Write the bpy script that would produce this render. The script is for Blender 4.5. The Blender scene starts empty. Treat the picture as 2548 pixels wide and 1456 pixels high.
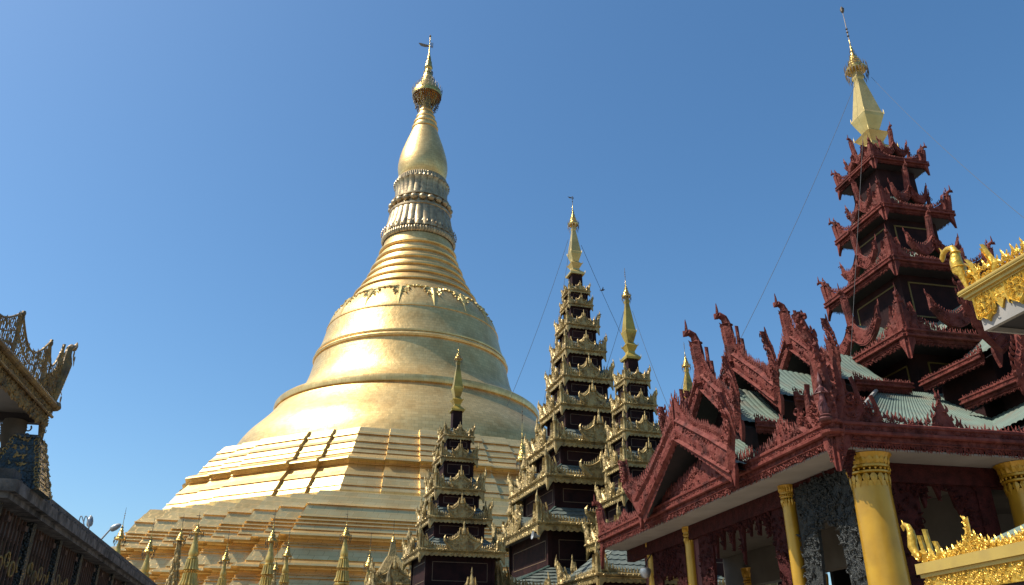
import bpy, math, random
import numpy as np
from math import sin, cos, pi, radians as R
SC = bpy.context.scene
COL = SC.collection
rnd = random.Random(7)

# ------------------------------------------------------------------ camera, sky, sun, exposure
EYE = 1.6
cam = bpy.data.cameras.new('camera'); camo = bpy.data.objects.new('camera', cam); COL.objects.link(camo)
camo.location = (0, 0, EYE); camo.rotation_euler = (R(90 + 25.3), 0, 0)
cam.sensor_width = 36; cam.lens = 36 * 2000 / 2548; cam.clip_end = 3000; cam.clip_start = .05
SC.camera = camo
SUN_EL, SUN_A = 54, 82            # elevation; angle from the camera side (-Y) towards the left (-X)
sdir = (-sin(R(SUN_A)) * cos(R(SUN_EL)), -cos(R(SUN_A)) * cos(R(SUN_EL)), sin(R(SUN_EL)))
W = bpy.data.worlds.new('World'); SC.world = W; W.use_nodes = True
nt = W.node_tree; bg = nt.nodes['Background']; sky = nt.nodes.new('ShaderNodeTexSky')
sky.sky_type = 'NISHITA'; sky.sun_disc = False; sky.sun_elevation = R(SUN_EL)
sky.sun_rotation = math.atan2(sdir[0], sdir[1])
sky.air_density = 1.0; sky.dust_density = 1.4; sky.ozone_density = 6; sky.altitude = 50
hsv = nt.nodes.new('ShaderNodeHueSaturation'); hsv.inputs['Saturation'].default_value = 1.14
nt.links.new(sky.outputs[0], hsv.inputs['Color']); tint = nt.nodes.new('ShaderNodeMix'); tint.data_type = 'RGBA'; tint.blend_type = 'MULTIPLY'; tint.inputs[0].default_value = 1; tint.inputs[7].default_value = (1, 1.03, .93, 1)
nt.links.new(hsv.outputs[0], tint.inputs[6]); nt.links.new(tint.outputs[2], bg.inputs[0]); bg.inputs[1].default_value = .143
sun = bpy.data.lights.new('sun', 'SUN'); sun.energy = 5.0; sun.angle = R(.5); sun.color = (1, .95, .86)
suno = bpy.data.objects.new('sun', sun); COL.objects.link(suno)
import mathutils
suno.rotation_euler = mathutils.Vector(sdir).to_track_quat('Z', 'Y').to_euler()
SC.view_settings.view_transform = 'Standard'; SC.view_settings.look = 'None'
SC.view_settings.exposure = .35; SC.view_settings.gamma = 1
SC.cycles.max_bounces = 6; SC.cycles.glossy_bounces = 4

# ------------------------------------------------------------------ materials
def mat(name, col, rough=.5, metal=0., col2=None, nscale=3., bump=0., bscale=10., voro=0., vscale=12., dirt=None, dscale=1.2, damt=.5, coord='Object', spec=.5, rvar=0.):
    m = bpy.data.materials.new(name); m.use_nodes = True; t = m.node_tree; N = t.nodes; Lk = t.links
    p = N['Principled BSDF']; p.inputs['Metallic'].default_value = metal; p.inputs['Roughness'].default_value = rough
    p.inputs['Specular IOR Level'].default_value = spec
    tc = N.new('ShaderNodeTexCoord')
    last = None
    def rgb(c):
        n = N.new('ShaderNodeRGB'); n.outputs[0].default_value = (*c, 1); return n.outputs[0]
    last = rgb(col)
    def mixc(f, a, b):
        x = N.new('ShaderNodeMix'); x.data_type = 'RGBA'; Lk.new(f, x.inputs[0]); Lk.new(a, x.inputs[6]); Lk.new(b, x.inputs[7]); return x.outputs[2]
    def noise(s, d=4, lo=.35, hi=.65):
        n = N.new('ShaderNodeTexNoise'); n.inputs['Scale'].default_value = s; n.inputs['Detail'].default_value = d
        Lk.new(tc.outputs[coord], n.inputs['Vector'])
        r = N.new('ShaderNodeMapRange'); r.inputs[1].default_value = lo; r.inputs[2].default_value = hi; Lk.new(n.outputs[0], r.inputs[0]); return r.outputs[0]
    if col2: last = mixc(noise(nscale), last, rgb(col2))
    if dirt:
        f = noise(dscale, 8, .5, .75); mu = N.new('ShaderNodeMath'); mu.operation = 'MULTIPLY'; mu.inputs[1].default_value = damt; Lk.new(f, mu.inputs[0])
        last = mixc(mu.outputs[0], last, rgb(dirt))
    Lk.new(last, p.inputs['Base Color'])
    if rvar:
        f = noise(nscale * 2, 3); r = N.new('ShaderNodeMapRange'); r.inputs[3].default_value = rough - rvar; r.inputs[4].default_value = rough + rvar
        Lk.new(f, r.inputs[0]); Lk.new(r.outputs[0], p.inputs['Roughness'])
    nrm = None
    if bump:
        n = N.new('ShaderNodeTexNoise'); n.inputs['Scale'].default_value = bscale; n.inputs['Detail'].default_value = 5; Lk.new(tc.outputs[coord], n.inputs['Vector'])
        b = N.new('ShaderNodeBump'); b.inputs['Strength'].default_value = bump; b.inputs['Distance'].default_value = .05; Lk.new(n.outputs[0], b.inputs['Height']); nrm = b.outputs[0]
    if voro:
        n = N.new('ShaderNodeTexVoronoi'); n.feature = 'F1'; n.inputs['Scale'].default_value = vscale; Lk.new(tc.outputs[coord], n.inputs['Vector'])
        b = N.new('ShaderNodeBump'); b.inputs['Strength'].default_value = voro; b.inputs['Distance'].default_value = .06; b.invert = True; Lk.new(n.outputs[0], b.inputs['Height'])
        if nrm: Lk.new(nrm, b.inputs['Normal'])
        nrm = b.outputs[0]
    if nrm: Lk.new(nrm, p.inputs['Normal'])
    return m

def plate_mat(name, bw, rh, c1, c2, mortar, rough=.33, bump=.35, nb=.25, nsc=.8, mort=.018):
    m = bpy.data.materials.new(name); m.use_nodes = True; t = m.node_tree; N = t.nodes; Lk = t.links
    p = N['Principled BSDF']; p.inputs['Metallic'].default_value = .82
    tc = N.new('ShaderNodeTexCoord')
    br = N.new('ShaderNodeTexBrick'); br.inputs['Scale'].default_value = 1; br.inputs['Brick Width'].default_value = bw; br.inputs['Row Height'].default_value = rh
    br.inputs['Mortar Size'].default_value = mort; br.inputs['Mortar Smooth'].default_value = .3; br.inputs['Bias'].default_value = 0
    br.inputs['Color1'].default_value = (*c1, 1); br.inputs['Color2'].default_value = (*c2, 1); br.inputs['Mortar'].default_value = (*mortar, 1)
    Lk.new(tc.outputs['UV'], br.inputs['Vector'])
    ns = N.new('ShaderNodeTexNoise'); ns.inputs['Scale'].default_value = .35; ns.inputs['Detail'].default_value = 7; Lk.new(tc.outputs['Object'], ns.inputs['Vector'])
    mr = N.new('ShaderNodeMapRange'); mr.inputs[1].default_value = .42; mr.inputs[2].default_value = .66; Lk.new(ns.outputs[0], mr.inputs[0])
    mx = N.new('ShaderNodeMix'); mx.data_type = 'RGBA'; mx.blend_type = 'MULTIPLY'; Lk.new(mr.outputs[0], mx.inputs[0]); Lk.new(br.outputs[0], mx.inputs[6])
    mx.inputs[7].default_value = (.82, .77, .72, 1); Lk.new(mx.outputs[2], p.inputs['Base Color'])
    rr = N.new('ShaderNodeMapRange'); rr.inputs[3].default_value = rough - .05; rr.inputs[4].default_value = rough + .1; Lk.new(ns.outputs[0], rr.inputs[0]); Lk.new(rr.outputs[0], p.inputs['Roughness'])
    b = N.new('ShaderNodeBump'); b.inputs['Strength'].default_value = bump; b.inputs['Distance'].default_value = .06; b.invert = True; Lk.new(br.outputs[1], b.inputs['Height'])
    # every plate is dished and tilted a little differently: a noise sampled per plate
    n2 = N.new('ShaderNodeTexNoise'); n2.inputs['Scale'].default_value = nsc / bw; n2.inputs['Detail'].default_value = 3; Lk.new(tc.outputs['UV'], n2.inputs['Vector'])
    b2 = N.new('ShaderNodeBump'); b2.inputs['Strength'].default_value = nb; b2.inputs['Distance'].default_value = .1; Lk.new(n2.outputs[0], b2.inputs['Height']); Lk.new(b.outputs[0], b2.inputs['Normal'])
    Lk.new(b2.outputs[0], p.inputs['Normal'])
    return m

M = {}
M['plate'] = plate_mat('gold_plates', .62, .42, (.82, .57, .23), (.68, .46, .175), (.42, .27, .11), .40, .22, .3, mort=.014)
M['plate2'] = plate_mat('gold_terrace_plates', .7, .5, (.86, .63, .28), (.77, .55, .23), (.48, .31, .13), .345, .3, .22, .6, .012)
M['lotus'] = mat('weathered_gold', (.46, .35, .19), .45, .75, (.30, .22, .12), 1.6, .5, 3, 0, 10, (.12, .08, .05), 1.5, .8, rvar=.08)
M['smallgold'] = mat('small_spire_gold', (.62, .42, .11), .36, .5, (.48, .31, .07), 3, .2, 8, 0, 5, (.2, .12, .04), 2, .5)
M['crown'] = mat('jewelled_gold', (.75, .52, .16), .3, 1, (.45, .28, .08), 4, .4, 8, .6, 6)
M['darkmetal'] = mat('dark_bells', (.05, .04, .03), .5, .4, (.16, .11, .05), 5)
M['gilt'] = mat('gilded_carving', (.46, .33, .125), .45, .4, (.30, .20, .07), 3, .2, 14, .3, 9, (.07, .045, .02), 2.6, .8)
M['giltold'] = mat('old_gilded_carving', (.33, .22, .07), .55, .35, (.22, .14, .05), 3, .4, 14, .8, 10, (.05, .035, .02), 2.5, .8)
M['giltnew'] = mat('bright_gold_paint', (.66, .42, .06), .32, .5, (.58, .33, .04), 5, .15, 20, .15, 22, (.45, .25, .03), 6, .5)
M['spire'] = mat('gold_sheet', (.62, .46, .17), .4, .55, (.52, .37, .12), 1.5, .2, 4, 0, 5, (.25, .17, .05), 2, .35)
M['spireold'] = mat('old_gold_sheet', (.50, .36, .07), .42, .5, (.38, .25, .045), 2, .2, 5, 0, 5, (.06, .045, .02), 1.8, .8)
M['goldpaint'] = mat('plain_gold_paint', (.56, .38, .09), .38, .35, (.50, .33, .075), 1.5, .05, 6, 0, 5, (.3, .2, .08), 3, .4)
M['column'] = mat('gold_column_paint', (.55, .30, .024), 0.3, .25, (.45, .235, .02), 1.2, .12, 2.5, 0, 5, (.25, .13, .02), 1.6, .5)
M['maroon'] = mat('maroon_wall', (.028, .011, .010), .75, 0, (.014, .007, .007), 2, .1, 8, 0, 8, (.07, .026, .02), .8, .5, spec=.1)
M['line'] = mat('wall_panel_line', (.12, .07, .035), .5)
M['yline'] = mat('yellow_frame', (.13, .085, .012), .6)
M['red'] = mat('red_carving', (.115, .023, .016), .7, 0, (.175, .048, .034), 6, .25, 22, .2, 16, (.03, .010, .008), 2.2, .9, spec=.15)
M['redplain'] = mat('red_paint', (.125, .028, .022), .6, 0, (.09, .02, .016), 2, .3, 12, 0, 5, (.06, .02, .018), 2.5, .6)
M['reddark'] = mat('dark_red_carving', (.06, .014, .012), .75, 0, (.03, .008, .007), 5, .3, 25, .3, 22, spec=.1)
M['black'] = mat('black_mosaic', (.012, .014, .013), .45, 0, (.035, .036, .03), 14, .4, 30, .5, 40, spec=.4)
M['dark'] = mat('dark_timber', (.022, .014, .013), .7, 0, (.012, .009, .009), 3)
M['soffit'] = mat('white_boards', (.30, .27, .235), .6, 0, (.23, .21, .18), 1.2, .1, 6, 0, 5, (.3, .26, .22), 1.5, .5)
M['cream'] = mat('cream_plaster', (.10, .085, .065), .7, 0, (.07, .06, .045), 1.5)
M['green'] = mat('green_sheet_roof', (.14, .185, .14), .65, 0, (.105, .14, .11), 1.2, .1, 5, 0, 5, (.16, .115, .075), 1.6, .75)
M['tile'] = mat('green_tiles', (.145, .16, .13), .5, 0, (.10, .12, .10), 3, .2, 8, 0, 5, (.08, .09, .08), 1.5, .7)
M['tiledark'] = mat('dark_green_ridge', (.03, .06, .05), .5, 0, (.06, .09, .07), 2)
M['marble'] = mat('marble_paving', (.30, .26, .21), .5, 0, (.24, .20, .16), .2)
M['concrete'] = mat('weathered_concrete', (.19, .175, .16), .85, 0, (.07, .067, .063), 5, .6, 14, 0, 5, (.02, .02, .02), 2.2, 1., spec=.2)
M['concdark'] = mat('blackened_concrete', (.10, .095, .09), .85, 0, (.05, .048, .045), 4, .7, 10, 0, 5, (.28, .26, .24), 3, .5)
M['mosaic'] = mat('blue_green_mosaic', (.02, .042, .055), .3, 0, (.015, .022, .02), 7, .3, 14, .3, 26, (.07, .11, .14), 6, .6)
M['mosaicdk'] = mat('dark_mosaic', (.025, .03, .028), .35, 0, (.05, .05, .04), 9, .6, 20, 1, 26)
M['rust'] = mat('rusty_bars', (.11, .052, .03), .7, 0, (.06, .032, .022), 6)
M['glass'] = mat('green_glazing', (.17, .165, .11), .35, 0, (.05, .055, .045), .7)
M['lampshell'] = mat('lamp_shell', (.24, .25, .25), .45)
M['steel'] = mat('grey_steel', (.35, .36, .36), .4, .6)
M['wire'] = mat('wire', (.02, .02, .02), .7)
M['bird'] = mat('feathers', (.02, .02, .022), .6)
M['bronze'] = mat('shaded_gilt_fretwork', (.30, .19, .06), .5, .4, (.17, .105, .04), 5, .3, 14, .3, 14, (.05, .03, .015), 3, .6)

# ------------------------------------------------------------------ mesh builder
def rotz(a):
    c, s = cos(a), sin(a); return np.array([[c, -s, 0], [s, c, 0], [0, 0, 1.]])
I3 = np.eye(3)
class G:
    def __init__(s): s.V = []; s.F = []; s.n = 0
    def add(s, V, F, A=None, t=None):
        V = np.asarray(V, float)
        if A is not None: V = V @ A.T
        if t is not None: V = V + np.asarray(t, float)
        o = s.n; s.V.append(V); s.n += len(V)
        s.F.append((o, F)); return s
    def merge(s, g, A=None, t=None):
        if g.n == 0: return s
        V = np.concatenate(g.V)
        if A is not None: V = V @ A.T
        if t is not None: V = V + np.asarray(t, float)
        o = s.n; s.V.append(V); s.n += len(V)
        for (k, F) in g.F: s.F.append((o + k, F))
        return s
    def rot4(s, g, t=None):
        for k in range(4): s.merge(g, rotz(k * pi / 2), t)
        return s
    def faces(s):
        out = []
        for o, F in s.F:
            if o == 0: out.extend(F)
            else: out.extend([tuple(i + o for i in f) for f in F])
        return out
    def obj(s, name, m, parent=None, smooth=None):
        me = bpy.data.meshes.new(name)
        me.from_pydata(np.concatenate(s.V).tolist(), [], s.faces()); me.update()
        me.materials.append(M[m])
        if smooth:
            me.shade_smooth(); me.set_sharp_from_angle(angle=R(smooth))
        o = bpy.data.objects.new(name, me); COL.objects.link(o); o.parent = parent
        return o
BOXF = [(0, 3, 2, 1), (4, 5, 6, 7), (0, 1, 5, 4), (1, 2, 6, 5), (2, 3, 7, 6), (3, 0, 4, 7)]
def box(g, x0, x1, y0, y1, z0, z1):
    g.add([(x0, y0, z0), (x1, y0, z0), (x1, y1, z0), (x0, y1, z0), (x0, y0, z1), (x1, y0, z1), (x1, y1, z1), (x0, y1, z1)], BOXF)
def frustum(g, w0, z0, w1, z1, c=(0, 0), bottom=True, top=True, d0=None, d1=None):
    d0 = w0 if d0 is None else d0; d1 = w1 if d1 is None else d1
    cx, cy = c
    V = [(cx - w0, cy - d0, z0), (cx + w0, cy - d0, z0), (cx + w0, cy + d0, z0), (cx - w0, cy + d0, z0), (cx - w1, cy - d1, z1), (cx + w1, cy - d1, z1), (cx + w1, cy + d1, z1), (cx - w1, cy + d1, z1)]
    F = BOXF[2:] + ([BOXF[0]] if bottom else []) + ([BOXF[1]] if top else [])
    g.add(V, F)
def strip(g, xs, z0, z1, y0, y1):
    """a board in the x-z plane with free lower and upper outline; front face at y0"""
    n = len(xs); xs = np.asarray(xs, float); z0 = np.broadcast_to(z0, n); z1 = np.broadcast_to(z1, n)
    y0 = np.broadcast_to(y0, n); y1 = np.broadcast_to(y1, n)
    V = np.stack([np.stack([xs, y0, z0], 1), np.stack([xs, y0, z1], 1), np.stack([xs, y1, z1], 1), np.stack([xs, y1, z0], 1)], 1).reshape(-1, 3)
    F = []
    for i in range(n - 1):
        a, b = 4 * i, 4 * i + 4
        for k in range(4): F.append((a + k, b + k, b + (k + 1) % 4, a + (k + 1) % 4))
    F += [(0, 1, 2, 3), (4 * n - 4, 4 * n - 1, 4 * n - 2, 4 * n - 3)]
    g.add(V, F)
def ribbon(g, pts, wid, y0, y1):
    """a band of given widths along a path in the x-z plane"""
    P = np.asarray(pts, float); n = len(P); wid = np.broadcast_to(wid, n)
    T = np.gradient(P, axis=0); T /= np.linalg.norm(T, axis=1)[:, None] + 1e-9
    Nn = np.stack([-T[:, 1], T[:, 0]], 1)
    A = P + Nn * wid[:, None] / 2; B = P - Nn * wid[:, None] / 2
    y0 = np.broadcast_to(y0, n); y1 = np.broadcast_to(y1, n)
    ym = (y0 + y1) / 2
    V = np.stack([np.stack([B[:, 0], ym, B[:, 1]], 1), np.stack([P[:, 0], y0, P[:, 1]], 1), np.stack([A[:, 0], ym, A[:, 1]], 1), np.stack([P[:, 0], y1, P[:, 1]], 1)], 1).reshape(-1, 3)
    F = []
    for i in range(n - 1):
        a, b = 4 * i, 4 * i + 4
        for k in range(4): F.append((a + k, b + k, b + (k + 1) % 4, a + (k + 1) % 4))
    F += [(0, 1, 2, 3), (4 * n - 4, 4 * n - 1, 4 * n - 2, 4 * n - 3)]
    g.add(V, F)
def _flame(levels, tip):
    V = []; F = []
    for (z, w, xo, t) in levels: V += [(xo - w, 0, z), (xo, -t, z), (xo + w, 0, z), (xo, t, z)]
    for i in range(len(levels) - 1):
        for k in range(4): F.append((4 * i + k, 4 * i + (k + 1) % 4, 4 * i + 4 + (k + 1) % 4, 4 * i + 4 + k))
    V.append((tip[0], 0, tip[1])); n = len(V) - 1; b = 4 * (len(levels) - 1)
    for k in range(4): F.append((b + k, b + (k + 1) % 4, n))
    F.append((3, 2, 1, 0))
    return np.array(V, float), F
FL_HI = _flame([(0, .3, 0, .35), (.16, .5, .03, .5), (.36, .42, .16, .5), (.55, .26, .17, .38), (.72, .22, .02, .3), (.86, .12, -.1, .2)], (-.02, 1))
FL_LO = _flame([(0, .32, 0, .4), (.28, .5, .08, .5), (.62, .24, .06, .3)], (-.06, 1))
FL_BUD = _flame([(0, .2, 0, .2), (.22, .5, 0, .5), (.42, .45, 0, .45), (.7, .18, 0, .18)], (0, 1))
def flame(g, p, h, w, t=None, a=0., lean=0., kind=1, flip=False):
    """flame / leaf at p; a turns it in the x-z plane (clockwise), lean tips it towards -y"""
    V, F = (FL_LO, FL_HI, FL_BUD)[kind]
    t = w * .7 if t is None else t
    sx = -w if flip else w
    c, s = cos(a), sin(a); cl, sl = cos(lean), sin(lean)
    A = np.array([[c, 0, s], [0, 1, 0], [-s, 0, c]]) @ np.array([[1, 0, 0], [0, cl, -sl], [0, sl, cl]]) @ np.diag([sx, t, h])
    g.add(V, F, A, p)
def _curl():
    V = []; F = []; n = 9
    for i in range(n):
        t = i / (n - 1); a = -.3 + t * 5.2; r = 1 - .68 * t; w = .26 * (1 - .5 * t)
        c, s = cos(a), sin(a)
        V += [((r - w) * c, 0, (r - w) * s), (r * c, -w * 1.3, r * s), ((r + w) * c, 0, (r + w) * s)]
    for i in range(n - 1):
        for k in range(2): F.append((3 * i + k, 3 * i + k + 1, 3 * i + 4 + k, 3 * i + 3 + k))
    return np.array(V), F
CURL = _curl()
def curl(g, p, r, a=0., flip=False):
    c, s = cos(a), sin(a)
    A = np.array([[c, 0, s], [0, 1, 0], [-s, 0, c]]) @ np.diag([(-r if flip else r), r, r])
    g.add(CURL[0], CURL[1], A, p)
STUD = (np.array([(-1, 0, 0), (0, 0, -.45), (1, 0, 0), (0, 0, .45), (0, -.5, 0)], float), [(0, 1, 4), (1, 2, 4), (2, 3, 4), (3, 0, 4)])
def stud(g, p, r, a=0.):
    c, s = cos(a), sin(a)
    g.add(STUD[0], STUD[1], np.array([[c, 0, s], [0, 1, 0], [-s, 0, c]]) * r, p)
def lathe(g, prof, n=24, c=(0, 0, 0), f=0, amp=0., ph=0.):
    P = np.array(prof, float); k = len(P)
    th = np.linspace(0, 2 * pi, n, endpoint=False) + ph
    mod = 1 + (amp * np.abs(np.cos(th * f / 2)) if f else 0 * th)
    X = P[:, 0][:, None] * (np.cos(th) * mod)[None]; Y = P[:, 0][:, None] * (np.sin(th) * mod)[None]; Z = np.repeat(P[:, 1][:, None], n, 1)
    V = np.stack([X + c[0], Y + c[1], Z + c[2]], 2).reshape(-1, 3)
    F = [(i * n + j, i * n + (j + 1) % n, i * n + n + (j + 1) % n, i * n + n + j) for i in range(k - 1) for j in range(n)]
    F += [tuple(range(n))[::-1], tuple((k - 1) * n + j for j in range(n))]
    g.add(V, F)
def tube(g, pts, rad, n=6):
    P = np.asarray(pts, float); k = len(P); rad = np.broadcast_to(rad, k)
    T = np.gradient(P, axis=0); T /= np.linalg.norm(T, axis=1)[:, None] + 1e-9
    ref = np.array([.13, .99, .05]) if abs(T[0][1]) < .9 else np.array([1., 0, 0])
    V = []
    for i in range(k):
        a = np.cross(T[i], ref); a /= np.linalg.norm(a) + 1e-9; b = np.cross(T[i], a)
        for j in range(n):
            q = 2 * pi * j / n; V.append(P[i] + rad[i] * (cos(q) * a + sin(q) * b))
    F = [(i * n + j, i * n + (j + 1) % n, i * n + n + (j + 1) % n, i * n + n + j) for i in range(k - 1) for j in range(n)]
    F += [tuple(range(n))[::-1], tuple((k - 1) * n + j for j in range(n))]
    g.add(V, F)
def sheet(g, A, B, C, D, pitch=.2, amp=.03, rows=1, sag=0.):
    """corrugated sheet; A-B is the eave, D-C the top edge; ridges run A to D"""
    A, B, C, D = [np.array(p, float) for p in (A, B, C, D)]
    n = max(4, int(np.linalg.norm(B - A) / pitch * 4)); nr = np.cross(B - A, D - A); nr /= np.linalg.norm(nr)
    if nr[2] < 0: nr = -nr
    V = []
    for j in range(rows + 1):
        q = j / rows
        for i in range(n + 1):
            t = i / n; p = (A * (1 - t) + B * t) * (1 - q) + (D * (1 - t) + C * t) * q
            p = p + nr * (amp * (abs(math.sin(t * n / 4 * pi)) ** .6) - sag * sin(pi * q)); V.append(p)
    F = [(j * (n + 1) + i, j * (n + 1) + i + 1, (j + 1) * (n + 1) + i + 1, (j + 1) * (n + 1) + i) for j in range(rows) for i in range(n)]
    g.add(V, F)
def tiles(g, A, B, C, D, tw=.33, tl=.3, th=.04):
    """courses of rounded roof tiles between eave A-B and top D-C"""
    A, B, C, D = [np.array(p, float) for p in (A, B, C, D)]
    H = np.linalg.norm((D + C - A - B) / 2); R_ = max(2, int(H / tl)); nr = np.cross(B - A, D - A); nr /= np.linalg.norm(nr)
    if nr[2] < 0: nr = -nr
    for r in range(R_):
        q0 = r / R_; q1 = (r + 1) / R_
        a0 = A * (1 - q0) + D * q0; b0 = B * (1 - q0) + C * q0; a1 = A * (1 - q1) + D * q1; b1 = B * (1 - q1) + C * q1
        L = np.linalg.norm(b0 - a0)
        if L < .05: break
        m = max(1, int(L / tw)); n = m * 4; V = []; d = (a1 - a0) / (np.linalg.norm(a1 - a0) + 1e-9)
        for i in range(n + 1):
            t = i / n; w = abs(sin((t * m + (r % 2) * .5) * pi))
            V.append(a0 * (1 - t) + b0 * t + nr * th - d * w * tl * .28)
        for i in range(n + 1):
            t = i / n; V.append(a1 * (1 - t) + b1 * t + nr * .004)
        for i in range(n + 1):
            V.append(V[i] - nr * (th - .003))
        F = [(i, i + 1, n + 2 + i, n + 1 + i) for i in range(n)] + [(2 * n + 2 + i, 2 * n + 3 + i, i + 1, i) for i in range(n)]
        g.add(V, F)

# ------------------------------------------------------------------ scene graph helpers
def thing(name, label, cat, loc=(0, 0, 0), rot=0., group=None):
    o = bpy.data.objects.new(name, None); COL.objects.link(o); o.location = loc; o.rotation_euler = (0, 0, rot)
    o['label'] = label; o['category'] = cat
    if group: o['group'] = group
    return o
def tag(o, label=None, cat=None, group=None, kind=None):
    if label: o['label'] = label
    if cat: o['category'] = cat
    if group: o['group'] = group
    if kind: o['kind'] = kind
    return o
Fp, PIT = 2000., R(25.3)
def rayf(x, y):
    """direction of a picture point: (sideways per metre forward, up per metre forward)"""
    xc = (x - 1274) / Fp; yc = (728 - y) / Fp; den = cos(PIT) - yc * sin(PIT)
    return xc / den, (sin(PIT) + yc * cos(PIT)) / den
def at(x, y, Y):
    a, r = rayf(x, y); return np.array([a * Y, Y, EYE + r * Y])

# ------------------------------------------------------------------ shared ornament
def umbrella(g, z, h, r, n=12, bells=14, rod=.35):
    """crown of a spire: slim neck, flared openwork skirt, rings narrowing to a rod"""
    pr = [(r * .18, z - .12 * h), (r * .2, z), (r * .95, z + .02 * h), (r, z + .06 * h), (r * .9, z + .1 * h), (r * .78, z + .14 * h)]
    k = 5
    for i in range(k):
        t = .16 + .1 * i; q = (1 - i / k)
        pr += [(r * .72 * q ** 1.2 + r * .05, z + t * h), (r * .6 * q ** 1.2 + r * .04, z + (t + .03) * h), (r * .66 * q ** 1.2 + r * .04, z + (t + .05) * h)]
    pr += [(r * .1, z + .66 * h), (r * .15, z + .7 * h), (r * .06, z + .76 * h), (r * .04, z + h)]
    lathe(g, pr, n)
def umbrella_trim(g, z, h, r, bells=14, rod=.6):
    for i in range(bells):
        a = 2 * pi * i / bells; x, y = r * cos(a), r * sin(a)
        flame(g, (x, y, z + .06 * h), .16 * h, .07 * r + .02, kind=0)
        g.add(FL_BUD[0], FL_BUD[1], np.diag([.14 * r, .14 * r, -.22 * h]), (x, y, z + .02 * h))
        if i % 2 == 0: g.add(FL_BUD[0], FL_BUD[1], np.diag([.1 * r, .1 * r, -.2 * h]), (x * .85, y * .85, z - .14 * h))
    for t, q in ((.3, .5), (.45, .33), (.58, .2)):
        for i in range(8):
            a = 2 * pi * i / 8 + t; flame(g, (r * q * cos(a), r * q * sin(a), z + t * h), .1 * h, .08 * r, kind=0)
    tube(g, [(0, 0, z + .9 * h), (0, 0, z + (1 + rod) * h)], [.03 * r + .008, .012], 5)
    for t in (1.1, 1.22, 1.32): lathe(g, [(.01, z + (t - .03) * h), (.13 * r, z + t * h), (.01, z + (t + .03) * h)], 6)
def vane(g, z, s):
    strip(g, [-.9 * s, -.55 * s, -.1 * s], [z + .22 * s, z - .02 * s, z + .02 * s], [z + .26 * s, z + .26 * s, z + .2 * s], -.01, .01)
    strip(g, [.1 * s, .25 * s], [z - .05 * s] * 2, [z + .3 * s] * 2, -.01, .01)
SPIRE = [(0, 1), (.03, 1.04), (.06, .82), (.10, .5), (.13, .47), (.19, .72), (.215, .84), (.235, .6), (.27, .42), (.3, .5), (.40, .74), (.43, .78), (.455, .70), (.88, .24), (.9, .3), (.93, .3), (.95, .2), (1, .24)]
def square_spire(g, z, h, w):
    P = SPIRE
    for i in range(len(P) - 1):
        frustum(g, P[i][1] * w, z + P[i][0] * h, P[i + 1][1] * w, z + P[i + 1][0] * h, bottom=i == 0, top=i == len(P) - 2)
    for sx in (-1, 1):
        for sy in (-1, 1):
            for t, q in ((.03, 1.04), (.215, .84), (.43, .78)):
                a = math.atan2(sx, -sy)
                A = rotz(a) if False else I3
                g.add(FL_LO[0], FL_LO[1], np.diag([.1 * w, .1 * w, .06 * h]), (sx * q * w, sy * q * w, z + (t - .01) * h))

# ---- gilded eaves of the tiered towers (local side frame: x along the eave, -y outwards, z up)
def gable_crown(g, W_, H, y=-.1, kind=0, n=9, dens=1.):
    for s in (-1, 1):
        P = [(s * x * W_, z * H) for x, z in ((.30, 0), (.35, .08), (.42, .18), (.49, .30), (.505, .42), (.48, .52))]
        ribbon(g, P, [W_ * .10, W_ * .10, W_ * .09, W_ * .075, W_ * .05, .01], y - .06 * H, y + .06)
        xs = np.linspace(.04, .44, 9) * W_; q = np.linspace(0, 1, 9)
        top = H * (.25 + .40 * (1 - q) ** 1.7 + .10 * q ** 3)
        strip(g, xs * s, np.where(q > .75, H * .12 * (q - .5), 0), top, y, y + .08)
        ribbon(g, list(zip(xs * s, top)), H * .05, y - .05 * H, y + .1)
        for i in range(n):
            t = (i + .5) / n; hh = H * (.13 + .1 * (1 - t)); flame(g, (s * (xs[0] + (xs[-1] - xs[0]) * t), y + .03, np.interp(t, q, top)), hh, hh * .45, .06, kind=kind, flip=s < 0)
        ribbon(g, [(s * .11 * W_, .3 * H), (s * .13 * W_, .55 * H), (s * .1 * W_, .82 * H)], [H * .07, H * .05, .01], y - .06 * H, y + .05)
        for i in range(int(12 * dens)):
            t = rnd.random(); x = s * (xs[0] + (xs[-1] - xs[0]) * t * .85); z = rnd.uniform(.03, .8) * np.interp(t, q, top)
            curl(g, (x, y - .01, z), H * rnd.uniform(.04, .07), rnd.uniform(0, 6), rnd.random() < .5)
    strip(g, [-.12 * W_, 0, .12 * W_], [0, 0, 0], [.55 * H, .66 * H, .55 * H], y - .02, y + .08)
    g2 = G(); lathe(g2, [(.01, .42 * H), (.035 * W_, .46 * H), (.02 * W_, .52 * H), (.065 * W_, .57 * H), (.07 * W_, .64 * H), (.045 * W_, .76 * H), (.02 * W_, .9 * H), (.03 * W_, .93 * H), (.004, 1.06 * H)], 8)
    g.merge(g2, None, (0, y - .05 * H, 0))
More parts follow.
